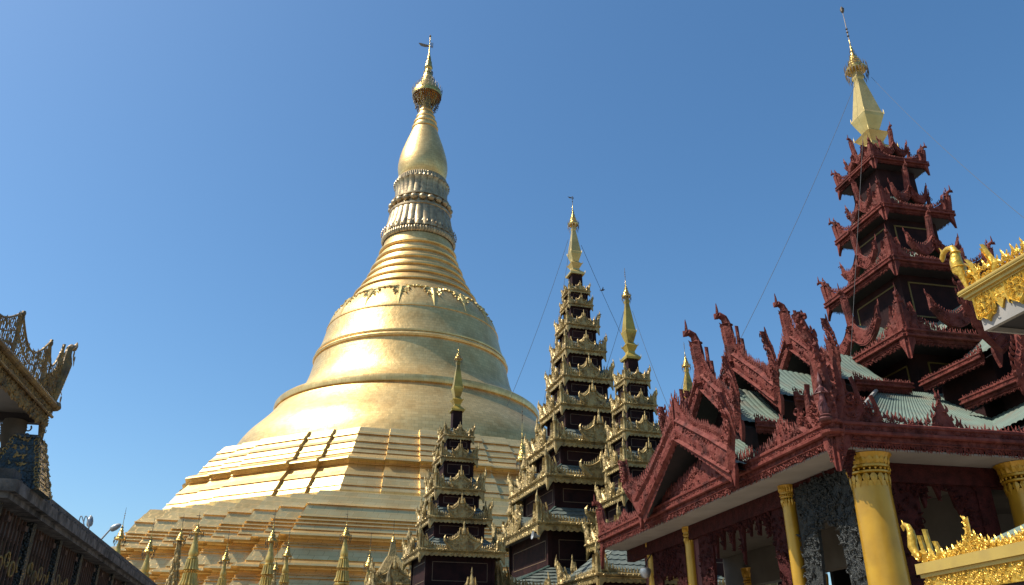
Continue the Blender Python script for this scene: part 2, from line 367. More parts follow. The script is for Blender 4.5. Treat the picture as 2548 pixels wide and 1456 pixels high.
def gold_side(w, gap, kind=0, crown=True, tall=1., dens=1.):
    g = G(); L = 2 * w; b = .17 * gap; m = .038 * gap + .01
    n = max(8, int(L / (.16 * gap))); xs = np.linspace(-w, w, n * 4 + 1)
    sc = np.abs(np.sin((xs + w) / L * n * pi)); sc = np.where(sc < .15, 0, sc)
    strip(g, xs, -b - .04 * gap * sc, 0, -.02, .05)
    tube(g, [(-w - m, -.05, 0), (w + m, -.05, 0)], m, 6); tube(g, [(-w, -.03, -b * .42), (w, -.03, -b * .42)], m * .45, 4)
    for i in range(int(n * 3 * dens)):
        x = rnd.uniform(-w, w); stud(g, (x, -.022, -rnd.uniform(.1, .95) * b), rnd.uniform(.03, .06) * gap, rnd.uniform(0, 3))
    for i in range(n * 2):
        stud(g, (-w + L * (i + .5) / n / 2, -.05 - m, rnd.uniform(-.3, .3) * m), m * .9, rnd.uniform(0, 3))
    Hc = .52 * gap * tall
    xs = np.linspace(-w, w, 41); d = (w - np.abs(xs)) / gap
    hc = Hc * (.62 * np.exp(-(d / .16) ** 1.5) + .34 * np.exp(-(d / .52) ** 2) + .12)
    strip(g, xs, .0, hc * .9, .0, .06)
    k = int(L / (.085 * gap))
    for i in range(k + 1):
        x = -w + L * i / k; h0 = np.interp(x, xs, hc); hh = .13 * gap * (.8 + .4 * rnd.random()) * (1 + .6 * math.exp(-((w - abs(x)) / gap / .3) ** 2)) * tall
        flame(g, (x, .02, h0 * .85), hh, .075 * gap, .05, kind=kind, flip=x > 0, a=.15 * np.sign(x))
    for s in (-1, 1):
        c = s * w
        ribbon(g, [(c - s * .30 * gap, .0), (c - s * .24 * gap, .12 * gap), (c - s * .25 * gap, .3 * gap * tall), (c - s * .19 * gap, .5 * gap * tall)], [.09 * gap, .1 * gap, .06 * gap, .01], -.07 * gap, .05)
        ribbon(g, [(c - s * .05 * gap, -.0), (c - s * .07 * gap, .2 * gap), (c - s * .03 * gap, .42 * gap * tall), (c + s * .02 * gap, .62 * gap * tall)], [.12 * gap, .11 * gap, .08 * gap, .01], -.06 * gap, .06)
        for i in range(int(10 * dens)):
            x = c - s * rnd.uniform(.03, .5) * gap; curl(g, (x, -.03, rnd.uniform(.03, .8) * np.interp(x, xs, hc)), .045 * gap, rnd.uniform(0, 6), rnd.random() < .5)
        # pendant at the corner
        xx = np.linspace(0, .2 * gap, 6); strip(g, c - s * xx, -b - .26 * gap * np.clip(1 - xx / (.19 * gap), 0, 1) ** 1.6, -b * .2, -.045, .03)
    return g
def corner_finial(gap, tall=1.):
    g = G(); h = .82 * gap * tall
    tube(g, [(-.0, 0, -.02 * gap), (-.01 * gap, -.01 * gap, .25 * h), (-.03 * gap, -.03 * gap, .5 * h), (-.05 * gap, -.05 * gap, .62 * h), (-.06 * gap, -.06 * gap, .8 * h), (-.04 * gap, -.04 * gap, h)],
         [.055 * gap, .04 * gap, .035 * gap, .06 * gap, .03 * gap, .006], 6)
    for t in (.3, .42, .55, .7): flame(g, (-.02 * gap, -.02 * gap, t * h), .13 * gap, .08 * gap, kind=0, a=.6 * (1 if t in (.3, .55) else -1))
    return g
def hip_roof(g, w0, z0, w1, z1, fn, **k):
    for q in range(4):
        sub = G(); fn(sub, (-w0, -w0, z0), (w0, -w0, z0), (w1, -w1, z1), (-w1, -w1, z1), **k); g.merge(sub, rotz(q * pi / 2))
def ridges(g, w0, z0, w1, z1, r=.05):
    for sx in (-1, 1):
        for sy in (-1, 1): tube(g, [(sx * w0, sy * w0, z0 + .03), (sx * w1, sy * w1, z1 + .03)], r, 5)

def panel_lines(g, w, z0, z1, t=.02, inset=.14):
    sub = G(); a = w * (1 - inset) - .05; h = z1 - z0; b = .18 * h
    for (x0, x1, c0, c1) in ((-a, a, z0 + b, z0 + b + t), (-a, a, z1 - b - t, z1 - b), (-a, -a + t, z0 + b, z1 - b), (a - t, a, z0 + b, z1 - b)):
        box(sub, x0, x1, -w - .012, -w + .01, c0, c1)
    g.rot4(sub)

def gold_tower(name, label, X, Y, yaw, tiers, spire, group, m='gilt', mold=None, roofs='tile', skip_spire=False, wallf=.8, kind=0, cfin=True):
    """tiers: list of (half width, height above the eye), top first"""
    T = thing(name, label, 'tower', (X, Y, 0), R(yaw), group)
    hs = [t[1] + EYE for t in tiers]
    for i, (w, h) in enumerate(tiers):
        z = h + EYE
        gap = (hs[i - 1] - z) if i else (tiers[i][1] - tiers[i + 1][1]) * .9
        og = min(gap, 2.2) * .88; last = i + 1 == len(tiers)
        up = wallf * tiers[i - 1][0] * .98 if i else spire[1] * .8
        rt = z + gap * .42
        if i: rt = min(rt, hs[i - 1] - .35 * gap)
        # wall under this eave
        zb = (hs[i + 1] + (z - hs[i + 1]) * .40) if i + 1 < len(tiers) else 0
        ww = w * wallf
        g = G(); frustum(g, ww, zb - .05, ww, z - .02 - .02 * gap); sub = G()
        box(sub, -ww - .03, ww + .03, -ww - .03, -ww + .05, zb - .02, zb + .05 * gap); g.rot4(sub)
        for sx in (-1, 1):
            for sy in (-1, 1): box(g, sx * ww - .04 * gap, sx * ww + .04 * gap, sy * ww - .04 * gap, sy * ww + .04 * gap, zb, z - .05)
        wl = g.obj('wall', 'maroon', T)
        if i + 1 < len(tiers) or True:
            g = G(); panel_lines(g, ww, max(zb, z - 3) + .05 * gap, z - .15 * gap, .012 * gap + .008); g.obj('panel_line', 'line', wl)
        # eave: dark soffit, carved boards
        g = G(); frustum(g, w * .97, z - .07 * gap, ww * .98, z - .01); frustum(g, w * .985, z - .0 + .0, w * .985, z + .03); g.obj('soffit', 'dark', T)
        crown_w = 1.5 if last else min(.45 * 2 * w, 3.2)
        side = gold_side(w, og, kind); g = G()
        for q in range(4): g.merge(side, rotz(q * pi / 2) , rotz(q * pi / 2) @ np.array([0, -w, z]))
        eb = g.obj('eave_board', m, T)
        for q in range(4):
            g = G(); gable_crown(g, crown_w, min(.88 * og, crown_w * 1.0), -.06 - .03 * gap, kind)
            g2 = G().merge(g, rotz(q * pi / 2), rotz(q * pi / 2) @ np.array([0, -w, z + .02])); g2.obj('gable_crown', m, T)
        if cfin:
            cf = corner_finial(og)
            for q in range(4):
                g2 = G().merge(cf, rotz(q * pi / 2), rotz(q * pi / 2) @ np.array([-w, -w, z])); g2.obj('corner_finial', m, eb)
        # roof skirt
        g = G()
        hip_roof(g, w * .97, z + .04, up, rt, tiles, tw=max(.22, .17 * gap), tl=max(.2, .15 * gap), th=.035 + .01 * gap)
        for q in range(4):
            sub = G(); sub.add([(-w * .96, -w * .96, z + .02), (w * .96, -w * .96, z + .02), (up, -up, rt - .02), (-up, -up, rt - .02)], [(0, 1, 2, 3)]); g.merge(sub, rotz(q * pi / 2))
            # little gable roof behind each crown
            sub = G(); hw = crown_w * .3; hz = gap * .36
            sub.add([(-hw, -w, z + .03), (0, -w, z + hz), (hw, -w, z + .03), (-hw, -up, z + .03 + .0), (0, -up, z + hz), (hw, -up, z + .03)], [(0, 1, 4, 3), (1, 2, 5, 4)]); g.merge(sub, rotz(q * pi / 2))
        rf = g.obj('roof', 'tile', T)
        g = G(); ridges(g, w * .95, z + .05, up, rt, .02 + .02 * gap); g.obj('ridge', 'tiledark', rf)
    if spire:
        z0, w, h, hh, hr = spire[0] + EYE, spire[1], spire[2], spire[3], spire[4]
        g = G(); frustum(g, w * .75, hs[0] + .1, w * .72, z0); g.obj('spire_pedestal', 'maroon', T)
        g = G(); square_spire(g, z0, h, w); sp = g.obj('spire', spire[5], T)
        g = G(); umbrella(g, z0 + h * .98, hh, hr); um = g.obj('umbrella_finial', 'crown', T, 40)
        g = G(); umbrella_trim(g, z0 + h * .98, hh, hr, 12, spire[6]); g.obj('bell_fringe', 'darkmetal', um)
        if spire[7]:
            g = G(); vane(g, z0 + h * .98 + hh * (1 + spire[6] * .7), spire[7]); g.obj('vane', 'darkmetal', T)
    return T

# ------------------------------------------------------------------ ground
g = G(); g.add([(-700, -700, 0), (700, -700, 0), (700, 900, 0), (-700, 900, 0)], [(0, 1, 2, 3)])
tag(g.obj('ground', 'marble'), kind='structure')

# ------------------------------------------------------------------ main stupa
SX, SY, SYAW = -13.9, 105., R(18.5)
ST = thing('golden_stupa', 'huge bell-shaped golden stupa on stepped terraces with plated surface', 'stupa', (SX, SY, 0), SYAW)
def grid_obj(name, P, U, Vv, m, parent, smooth=30):
    k, n = P.shape[:2]; V = P.reshape(-1, 3)
    F = [(i * n + j, i * n + j + 1, i * n + n + j + 1, i * n + n + j) for i in range(k - 1) for j in range(n - 1)]
    me = bpy.data.meshes.new(name); me.from_pydata(V.tolist(), [], F); me.update(); me.materials.append(M[m])
    uv = me.uv_layers.new(name='UVMap'); idx = np.empty(len(me.loops), int); me.loops.foreach_get('vertex_index', idx)
    UV = np.stack([U.reshape(-1), Vv.reshape(-1)], 1)[idx]; uv.data.foreach_set('uv', UV.reshape(-1).astype(np.float32))
    if smooth: me.shade_smooth(); me.set_sharp_from_angle(angle=R(smooth))
    o = bpy.data.objects.new(name, me); COL.objects.link(o); o.parent = parent; return o
def lathe_uv(name, prof, m, n=160, smooth=30, f=0, amps=None):
    P = np.array(prof, float); th = np.linspace(0, 2 * pi, n + 1) + pi / 2
    r = P[:, 0][:, None] * np.ones(n + 1)[None]
    if f: r = r + .5 * np.array(amps)[:, None] * (np.abs(np.cos(th * f / 2)) ** .7 - .5)[None]
    XYZ = np.stack([r * np.cos(th), r * np.sin(th), np.repeat(P[:, 1][:, None] + EYE, n + 1, 1)], 2)
    sl = np.concatenate([[0], np.cumsum(np.linalg.norm(np.diff(P, axis=0), axis=1))])
    rm = np.max(P[:, 0]) * .8
    U = np.repeat((th * rm)[None], len(P), 0); Vv = np.repeat(sl[:, None], n + 1, 1)
    return grid_obj(name, XYZ, U, Vv, m, ST, smooth)
def smoothp(pts, step=.35):
    """resample a profile densely (Catmull-Rom) so curved parts stay curved"""
    P = np.array(pts, float); out = [P[0]]
    for i in range(len(P) - 1):
        p0 = P[max(i - 1, 0)]; p1 = P[i]; p2 = P[i + 1]; p3 = P[min(i + 2, len(P) - 1)]
        k = max(1, int(np.linalg.norm(p2 - p1) / step))
        for j in range(1, k + 1):
            t = j / k; out.append(.5 * ((2 * p1) + (-p0 + p2) * t + (2 * p0 - 5 * p1 + 4 * p2 - p3) * t * t + (-p0 + 3 * p1 - 3 * p2 + p3) * t ** 3))
    return [tuple(p) for p in out]
bellp = smoothp([(22.3, 22.0), (21.9, 23.6), (21.4, 25.0), (20.5, 26.4), (19.4, 27.6), (18.4, 28.7), (17.5, 29.9)]) \
    + [(17.3, 30.25), (17.5, 30.3), (17.58, 30.7), (17.5, 31.1), (17.3, 31.25), (16.5, 31.3)] \
    + smoothp([(15.95, 31.5), (15.2, 32.3), (14.4, 33.3), (13.8, 34.6), (13.38, 36.2), (13.1, 37.6)]) \
    + [(13.28, 37.65), (13.36, 37.9), (13.22, 38.1), (13.0, 38.15), (13.0, 38.3), (13.12, 38.35), (13.14, 38.55), (12.95, 38.6)] \
    + smoothp([(12.85, 38.9), (12.45, 40.0), (12.1, 41.4), (11.9, 42.3)]) + [(11.98, 42.35), (11.96, 42.5), (11.8, 42.52)] \
    + smoothp([(11.75, 42.8), (11.35, 43.8), (10.75, 44.8), (10.0, 45.8), (9.45, 46.5), (9.2, 46.9)])
lathe_uv('bell', bellp, 'plate', 192)
# turbulent rings between bell and lotus
base = [(47.0, 9.1), (49.3, 7.75), (51.0, 6.9), (52.25, 6.5), (53.7, 5.85), (55.4, 5.4), (56.9, 5.15)]
bh = np.array([b[0] for b in base]); br_ = np.array([b[1] for b in base])
rp = []
edges = [46.9, 47.7, 48.3, 49.2, 49.9, 50.7, 51.4, 52.1, 52.9, 53.6, 54.3, 55.1, 55.7, 57.0]
for i in range(len(edges) - 1):
    a, b = edges[i], edges[i + 1]; bul = i % 2 == 1
    for j in range(7):
        t = j / 6; h = a + (b - a) * t; r = float(np.interp(h, bh, br_))
        rp.append((r + (.30 * sin(pi * t) ** .6 if bul else -.08), h))
lathe_uv('ring_moulding', rp, 'plate', 160)
# lotus bands
def bandp(pts): return [(a, b) for a, b, _ in pts], [c for _, _, c in pts]
lp, la = bandp([(5.2, 57.0, 0), (5.3, 57.1, .25), (5.45, 57.5, .3), (5.35, 57.9, .25), (5.15, 58.0, 0)])
lathe_uv('lotus_band', lp, 'lotus', 480, 30, 80, la)
lp, la = bandp([(5.05, 58.0, .0), (5.3, 58.1, .5), (5.25, 58.7, .6), (5.0, 59.5, .35), (4.75, 60.6, .3), (4.6, 61.6, .3), (4.5, 62.0, .1), (4.62, 62.1, 0), (4.62, 62.4, 0), (4.35, 62.5, 0)])
lathe_uv('lotus_band', lp, 'lotus', 480, 30, 28, la)
lp = [(4.3, 62.5), (4.2, 63.2), (4.15, 63.9), (4.4, 64.0), (4.4, 64.25), (4.1, 64.3)]
lathe_uv('bead_course', lp, 'lotus', 96)
lp, la = bandp([(4.0, 64.3, 0), (3.95, 65.0, .25), (3.9, 66.0, .3), (3.95, 66.8, .4), (4.15, 67.2, .5), (3.8, 67.35, 0)])
lathe_uv('lotus_band', lp, 'lotus', 480, 30, 26, la)
lp, la = bandp([(3.7, 67.3, 0), (3.85, 67.4, .2), (3.85, 68.2, .25), (3.6, 68.5, .2), (3.3, 68.55, 0)])
lathe_uv('lotus_band', lp, 'lotus', 480, 30, 70, la)
g = G()
for i in range(22):
    a = 2 * pi * i / 22; sub = G(); lathe(sub, [(.05, -.52), (.3, -.45), (.52, -.22), (.58, 0), (.52, .22), (.3, .45), (.05, .52)], 12); g.merge(sub, None, (4.35 * cos(a), 4.35 * sin(a), 63.25 + EYE))
g.obj('lotus_bead', 'lotus', ST, 50)
for (z, r, n_, s) in ((67.3, 4.2, 44, .5), (58.6, 5.55, 52, .45)):
    g = G()
    for i in range(n_):
        a = 2 * pi * i / n_; g.add(FL_LO[0], FL_LO[1], rotz(a + pi / 2) @ np.diag([s * .7, s * .5, s]), (r * cos(a), r * sin(a), z - s * .3 + EYE))
    g.obj('leaf_crest', 'lotus', ST)
budp = smoothp([(3.3, 68.5), (3.62, 69.3), (3.82, 70.4), (3.8, 71.5), (3.55, 73.0), (3.05, 74.8), (2.4, 76.8), (1.95, 78.2)]) \
    + [(2.08, 78.25), (2.1, 78.6), (1.85, 78.7), (1.72, 79.3), (1.85, 79.4), (1.85, 79.7), (1.55, 79.8), (1.42, 80.4), (1.52, 80.5), (1.5, 80.8), (1.25, 80.9), (1.1, 81.6), (1.2, 81.7), (1.15, 81.95), (.85, 82.1), (.7, 84.5), (.7, 86)]
lathe_uv('banana_bud', budp, 'plate', 96)
UM = lathe_uv('crown_umbrella', smoothp([(2.35, 84.9), (2.42, 85.3), (2.3, 85.9), (2.1, 86.2), (1.75, 86.9), (1.2, 87.7), (.92, 88.6), (.72, 89.5), (.5, 90.4)]) + [(.45, 90.6), (.62, 90.8), (.66, 91.2), (.5, 91.8), (.52, 92.1), (.3, 92.7), (.33, 93.1), (.15, 93.9), (.08, 95.0), (.07, 98.1)], 'crown', 64, 40)
g = G()
for i in range(40):        # strings of little bells and the struts under the crown
    a = 2 * pi * i / 40; r = 2.3
    for k in range(6):
        q = k / 6; rr_ = r * (1 - .1 * k * (.4 + .6 * rnd.random())); z = 84.9 - .42 * k - .1 * rnd.random()
        g.add(FL_BUD[0], FL_BUD[1], np.diag([.16, .16, -.36]), (rr_ * cos(a), rr_ * sin(a), z + EYE))
    tube(g, [(r * cos(a), r * sin(a), 84.9 + EYE), (1.35 * cos(a + .15), 1.35 * sin(a + .15), 81.9 + EYE)], .022, 3)
for i in range(26):
    a = 2 * pi * i / 26
    for (r, z, s) in ((2.42, 85.6, .95), (1.75, 87.0, .6), (1.1, 88.2, .5), (.75, 89.7, .4)):
        tube(g, [(r * cos(a), r * sin(a), z + EYE), (r * 1.03 * cos(a), r * 1.03 * sin(a), z + s + EYE)], [.05, .02], 4)
        if i % 2: lathe(g, [(.01, -.1), (.1, 0), (.01, .1)], 5, (r * cos(a), r * sin(a), z + s * .6 + EYE))
for k in range(6): lathe(g, [(.64 - .08 * k, 0), (.7 - .08 * k, .06), (.6 - .08 * k, .12)], 12, (0, 0, 90.9 + .45 * k + EYE))
g.obj('bell_fringe', 'darkmetal', UM)
g = G()
for i in range(8):
    a = 2 * pi * i / 8
    for s in (.5, -.5): tube(g, [(1.9 * cos(a), 1.9 * sin(a), 84.9 + EYE), (.9 * cos(a + s), .9 * sin(a + s), 82.4 + EYE)], .05, 4)
g.obj('crown_strut', 'crown', UM)
g = G(); c_, s_ = cos(-SYAW), sin(-SYAW)
strip(g, [-1.9, -1.5, -.8, -.1], [96.35 + EYE, 95.75 + EYE, 95.5 + EYE, 95.5 + EYE], [96.4 + EYE, 96.35 + EYE, 96.1 + EYE, 95.9 + EYE], -.03, .03)
for x in (.28, .5): tube(g, [(x, 0, 95.3 + EYE), (x, 0, 96.4 + EYE)], .06, 5)
tube(g, [(0, 0, 95.6 + EYE), (.5, 0, 95.6 + EYE)], .05, 4); lathe(g, [(.02, 97.6), (.2, 97.85), (.02, 98.2)], 8, (0, 0, EYE))
G().merge(g, rotz(-SYAW)).obj('vane', 'darkmetal', ST)
# swags of scrollwork on the shoulder of the bell
g = G(); NO = 16
ph_, pr_ = [p[1] for p in bellp], [p[0] for p in bellp]
def onbell(a, h, out=.05):
    r = float(np.interp(h, ph_, pr_)) + out; return np.array([r * sin(a), -r * cos(a), h + EYE])
for i in range(NO):
    a0 = 2 * pi * i / NO + .02
    for s in (-1, 1):
        for (da, h, rr_) in ((.04, 45.4, .68), (.11, 45.8, .5), (.03, 44.5, .5), (.165, 46.0, .32), (.07, 44.95, .34)):
            p = onbell(a0 + s * da, h, .12); r0 = float(np.interp(h, ph_, pr_))
            tilt = 52 if h > 45 else 40
            A = rotz(a0 + s * da) @ np.array(mathutils.Matrix.Rotation(R(-tilt), 3, 'X'))
            V, F = CURL; g.add(V, F, A @ np.diag([s * rr_, rr_, rr_]), p)
    pts = [onbell(a0, h, -.06) for h in (45.2, 44.6, 43.9, 43.1, 42.2)]
    tube(g, pts, [.42, .34, .24, .16, .04], 8)
    sw = [onbell(a0 + t * 2 * pi / NO, 46.25 - .35 * sin(pi * t) + .0, .1) for t in np.linspace(.12, .88, 9)]; tube(g, sw, .1, 4)
g.obj('garland', 'spire', ST, 40)

# terraces
def loft(name, polyf, prof, m):
    rings = [np.array(polyf(d)) for d, h in prof]
    P = []; U = []; Vv = []; sl = 0
    for i, (d, h) in enumerate(prof):
        r = np.vstack([rings[i], rings[i][:1]]); P.append(np.column_stack([r, np.full(len(r), h + EYE)]))
        if i: sl += math.hypot(d - prof[i - 1][0], h - prof[i - 1][1])
        ref = np.vstack([rings[0], rings[0][:1]]); U.append(np.concatenate([[0], np.cumsum(np.linalg.norm(np.diff(ref, axis=0), axis=1))])); Vv.append(np.full(len(r), sl))
    o = grid_obj(name, np.array(P), np.array(U), np.array(Vv), m, ST, 0); return o
def octpoly(A0):
    T = A0 * math.tan(R(22.5)); d = .42; pts = []
    for k in range(8):
        a = k * pi / 4
        for (t, q) in ((-.999, 0), (-.67, 0), (-.67, d), (-.35, d), (-.35, 2 * d), (.35, 2 * d), (.35, d), (.67, d), (.67, 0), (.999, 0)):
            x, y = t * T, -(A0 + q); pts.append((x * cos(a) - y * sin(a), x * sin(a) + y * cos(a)))
    return pts
NS = 7; LEG = (28.8 - 13.5) / NS
def sqpoly(dl):
    pts = []
    for k in range(4):
        a = k * pi / 2; q = [(-(13.5 + dl), -(28.8 + dl)), (13.5 + dl, -(28.8 + dl))]
        for i in range(1, NS):
            q.append((13.5 + (i - 1) * LEG + dl, -(28.8 - i * LEG + dl))); q.append((13.5 + i * LEG + dl, -(28.8 - i * LEG + dl)))
        q.append((13.5 + (NS - 1) * LEG + dl, -(28.8 - NS * LEG + dl)))
        for x, y in q: pts.append((x * cos(a) - y * sin(a), x * sin(a) + y * cos(a)))
    return pts
def face_profile(nodes, x, A_, slope, htop, zscale=.2739, zoff=1057.5):
    """heights of moulding edges read off the front face"""
    out = []
    nx, ny = sin(SYAW), -cos(SYAW)
    for yz, e in nodes:
        e = e * (.9 if e > .6 else .5)
        a, r = rayf(x, zoff + zscale * yz)
        # plane: (P-S).n = A + slope*(htop-h) + e
        lo, hi = 30, 104
        h = htop; 
        for _ in range(30):
            d = A_ + slope * (htop - h) + e
            Yv = (d + SX * nx + SY * ny) / (a * nx + ny); h = .5 * h + .5 * r * Yv
        out.append((d, h))
    # keep heights falling
    res = [out[0]]
    for d, h in out[1:]: res.append((d, min(h, res[-1][1] - .004)))
    return res
on = [(58, -.3), (60, 0), (98, .12), (104, .34), (118, .34), (122, 0), (140, .05), (165, .18), (185, .48), (189, .2), (230, .22), (233, .42), (241, .42), (245, .16), (286, .26), (290, .0), (306, .2), (314, .62), (326, .86), (340, .86), (352, .6), (362, .1), (378, .0), (381, .2), (390, .2), (394, -.15), (420, -.02), (455, .22), (488, .55), (492, .26), (570, .28), (573, .5), (582, .5), (586, .25), (628, .3), (640, .1)]
op = face_profile(on, 1100, 22.8 + .84, .66, 22.4)
op = [(op[0][0] - 1.5, op[0][1] + .02)] + op
op = [(d - .84, h) for d, h in op] + [(27.4, 13.6)]
loft('octagonal_terrace', octpoly, op, 'plate2')
ln = [(606, -1.0), (608, -.2), (650, -.12), (655, .02), (690, .1), (715, .25), (733, .6), (737, .28), (835, .25), (838, .5), (848, .5), (851, .1), (869, .1), (872, .45), (881, .45), (884, .1), (903, .1), (906, .45), (915, .45), (918, .15), (968, .22), (971, .0), (982, .05), (986, .6), (1000, .95), (1018, .95), (1028, .65), (1036, .1), (1050, -.1), (1086, -.1), (1089, .2), (1096, .2), (1099, -.05), (1112, -.05), (1115, .2), (1122, .2), (1125, -.05),
      (1160, .0), (1235, .1), (1240, -.1), (1250, -.05), (1255, .5), (1272, .9), (1290, .9), (1304, .6), (1312, .05), (1326, -.15), (1366, -.15), (1369, .15), (1376, .15), (1379, -.1), (1396, -.1), (1399, .15), (1406, .15), (1409, -.1), (1470, .0)]
lpz = face_profile(ln, 870, 28.8, .517, 14.8)
d0, h0 = lpz[-1]
lpz = [(lpz[0][0] - 3.4, lpz[0][1] + .03)] + lpz
while h0 > 0: 
    lpz += [(d0 + .6, h0 - .05), (d0 + .7, h0 - 1.2), (d0 + 1.0, h0 - 1.6)]; d0 += 1.0; h0 -= 1.65
lpz += [(d0 + .5, -EYE)]
loft('stepped_terrace', lambda d: sqpoly(d - 28.8), lpz, 'plate2')

# ------------------------------------------------------------------ gilded tiered towers
TG = 'gilded tiered towers in front of the stupa'
def spire_of(x, base_y, neck_y, Yd): return rayf(x, base_y)[1] * Yd, rayf(x, neck_y)[1] * Yd
# low left one
b0, n0 = spire_of(1138, 1026, 893, 36)
T1 = gold_tower('tiered_tower', 'shortest gilded tiered tower, in front of the stupa terraces beside small spires', -2.56, 36, 17.7,
    [(.65, 9.60), (.80, 8.58), (1.05, 7.16), (1.31, 5.90), (1.77, 4.52), (3.1, 2.1)], (b0, .30, n0 - b0, rayf(1143, 862)[1] * 36 - n0, .2, 'spireold', .1, 0), TG, kind=0)
b0, n0 = spire_of(1432, 688, 560, 46)
T2 = gold_tower('tiered_tower', 'tallest and widest gilded tiered tower with nine tiers and a bird vane', 4.04, 46, 17,
    [(.66, 21.6), (.76, 20.6), (1.01, 19.1), (1.25, 17.4), (1.5, 15.6), (1.85, 13.75), (2.5, 11.5), (3.3, 9.33), (4.1, 6.75), (7.0, 3.3)],
    (b0, .47, n0 - b0, rayf(1425, 505)[1] * 46 - n0, .36, 'spire', .35, .35), TG, kind=0)
b0, n0 = spire_of(1568, 898, 738, 40)
S3 = .8
T3 = gold_tower('tiered_tower', 'slim gilded tiered tower right of the tallest one, with a dull yellow square spire', 7.85 * S3, 40, 16.7,
    [(w_ * S3, h_ * S3) for w_, h_ in ((.83, 17.06), (1.04, 15.35), (1.32, 13.5), (1.57, 11.53), (1.95, 9.5), (2.6, 7.1), (4.3, 4.2))], (b0, .4, n0 - b0, rayf(1559, 690)[1] * 40 - n0, .25, 'spireold', .55, 0), TG, kind=0)
b0, n0 = spire_of(1717, 1030, 912, 60)
T4 = gold_tower('tiered_tower', 'distant tower showing only its yellow square spire above the red gables', 60 * rayf(1716, 1000)[0], 60, 17,
    [(.9, b0 - 1.2), (1.2, b0 - 3.2), (1.6, b0 - 5.4), (4.5, b0 - 9)], (b0, .5, n0 - b0, rayf(1711, 868)[1] * 60 - n0, .34, 'spireold', .45, 0), TG, kind=0)

# ------------------------------------------------------------------ small spires at the foot of the stupa
SG = 'small golden spires in front of the stupa terraces'
def small_stupa(label, px, tip, skirt, Y, kind='ring', s=1., rot=0., vn=.16, mm='smallgold'):
    p = at(px, skirt, Y); X = p[0]; z = p[2]; zt = at(px, tip, Y)[2]
    T = thing('small_stupa', label, 'spire', (X, Y, 0), rot, SG)
    h = (zt - z) * .66; r = .40 * s
    g = G(); umbrella(g, z, h, r, 12, 0); u = g.obj('umbrella_finial', 'crown', T, 40)
    g = G(); umbrella_trim(g, z, h, r, 12, .62); g.obj('bell_fringe', 'darkmetal', u)
    if vn:
        g = G(); vane(g, z + h * 1.3, vn * s); g.obj('vane', 'darkmetal', T)
    g = G()
    if kind == 'leafy':
        lathe(g, [(.10 * s, z), (.14 * s, z - .8 * s), (.26 * s, z - 2 * s), (.45 * s, z - 3.4 * s), (.7 * s, z - 5 * s), (1.2 * s, 0)], 10); g.obj('spire_shaft', 'gilt', T, 40)
        g = G()
        for i in range(130):
            q = rnd.random(); zz = z - .2 * s - q * 4.6 * s; rr = np.interp(z - zz, [0, .8 * s, 2 * s, 3.4 * s, 5 * s], [.10 * s, .14 * s, .26 * s, .45 * s, .7 * s]); a = rnd.uniform(0, 2 * pi)
            V, F = FL_HI; g.add(V, F, rotz(a + pi / 2) @ np.diag([.2 * s, .16 * s, .42 * s]), (rr * cos(a), rr * sin(a), zz))
        g.obj('flame_leaves', 'gilt', T)
        return T
    pr = smoothp([(.09 * s, z), (.11 * s, z - .2 * s), (.17 * s, z - .55 * s), (.26 * s, z - .95 * s), (.28 * s, z - 1.12 * s), (.23 * s, z - 1.3 * s)], .1)
    lathe(g, pr, 20); g.obj('bud', mm, T, 40)
    g = G(); zz = z - 1.3 * s
    lathe(g, [(.28 * s, zz), (.30 * s, zz - .1 * s), (.26 * s, zz - .14 * s)], 20)
    lathe(g, [(.27 * s, zz - .14 * s), (.3 * s, zz - .5 * s), (.36 * s, zz - .72 * s), (.3 * s, zz - .76 * s)], 60, f=14, amp=.26)
    for i in range(16): lathe(g, [(.01, -.05 * s), (.05 * s, 0), (.01, .05 * s)], 6, (.33 * s * cos(i * pi / 8), .33 * s * sin(i * pi / 8), zz - .83 * s))
    lathe(g, [(.32 * s, zz - .92 * s), (.36 * s, zz - 1.3 * s), (.45 * s, zz - 1.6 * s), (.38 * s, zz - 1.65 * s)], 60, f=16, amp=.26)
    lb = g.obj('lotus_band', 'smallgold', T, 40)
    z2 = zz - 1.65 * s; pr = []
    for i in range(9):
        r0 = (.42 + .052 * i) * s; zc = z2 - i * .24 * s
        pr += [(r0, zc), (r0 + .06 * s, zc - .04 * s), (r0 + .08 * s, zc - .1 * s), (r0 + .06 * s, zc - .17 * s), (r0 + .01 * s, zc - .2 * s)]
    pr += [(r0 + .1 * s, zc - .3 * s), (r0 + .25 * s, zc - .9 * s), (r0 + .75 * s, zc - 2 * s), (r0 + .9 * s, max(zc - 3 * s, .3)), (r0 + 1.2 * s, 0)]
    lathe(g := G(), pr, 24); g.obj('ringed_bell', mm, T, 35)
    return T
small_stupa('small spire half hidden behind the dark wall, below the street lamp heads', 298, 1268, 1345, 60, 'plain', 1., 0, .0)
small_stupa('small spire with dark umbrella just right of the sloping dark wall', 369, 1293, 1377, 56, 'plain', .95, 0, .14)
small_stupa('slender leafy spire between the dark wall and the large ringed spire', 447, 1284, 1348, 58, 'leafy', .95, 0, 0)
small_stupa('larger ringed golden spire with vane, left of the centre terrace corner', 489, 1277, 1330, 56, 'ring', 1.12, 0, .2)
small_stupa('short spire standing alone between the two larger ringed spires', 560, 1322, 1397, 58, 'plain', .78, 0, 0)
small_stupa('ringed spire with a tiny leafy spire at its right side', 676, 1271, 1350, 58, 'ring', 1.05, 0, .16)
small_stupa('tiny leafy spire close to the right of a ringed spire', 685, 1362, 1420, 57, 'leafy', .55, 0, 0)
small_stupa('slim plain-bud spire right of the tiny leafy spire', 714, 1316, 1387, 60, 'plain', .85, 0, 0)
small_stupa('ringed golden spire standing alone in front of the long terrace front', 860, 1271, 1338, 57, 'ring', .98, 0, .16)
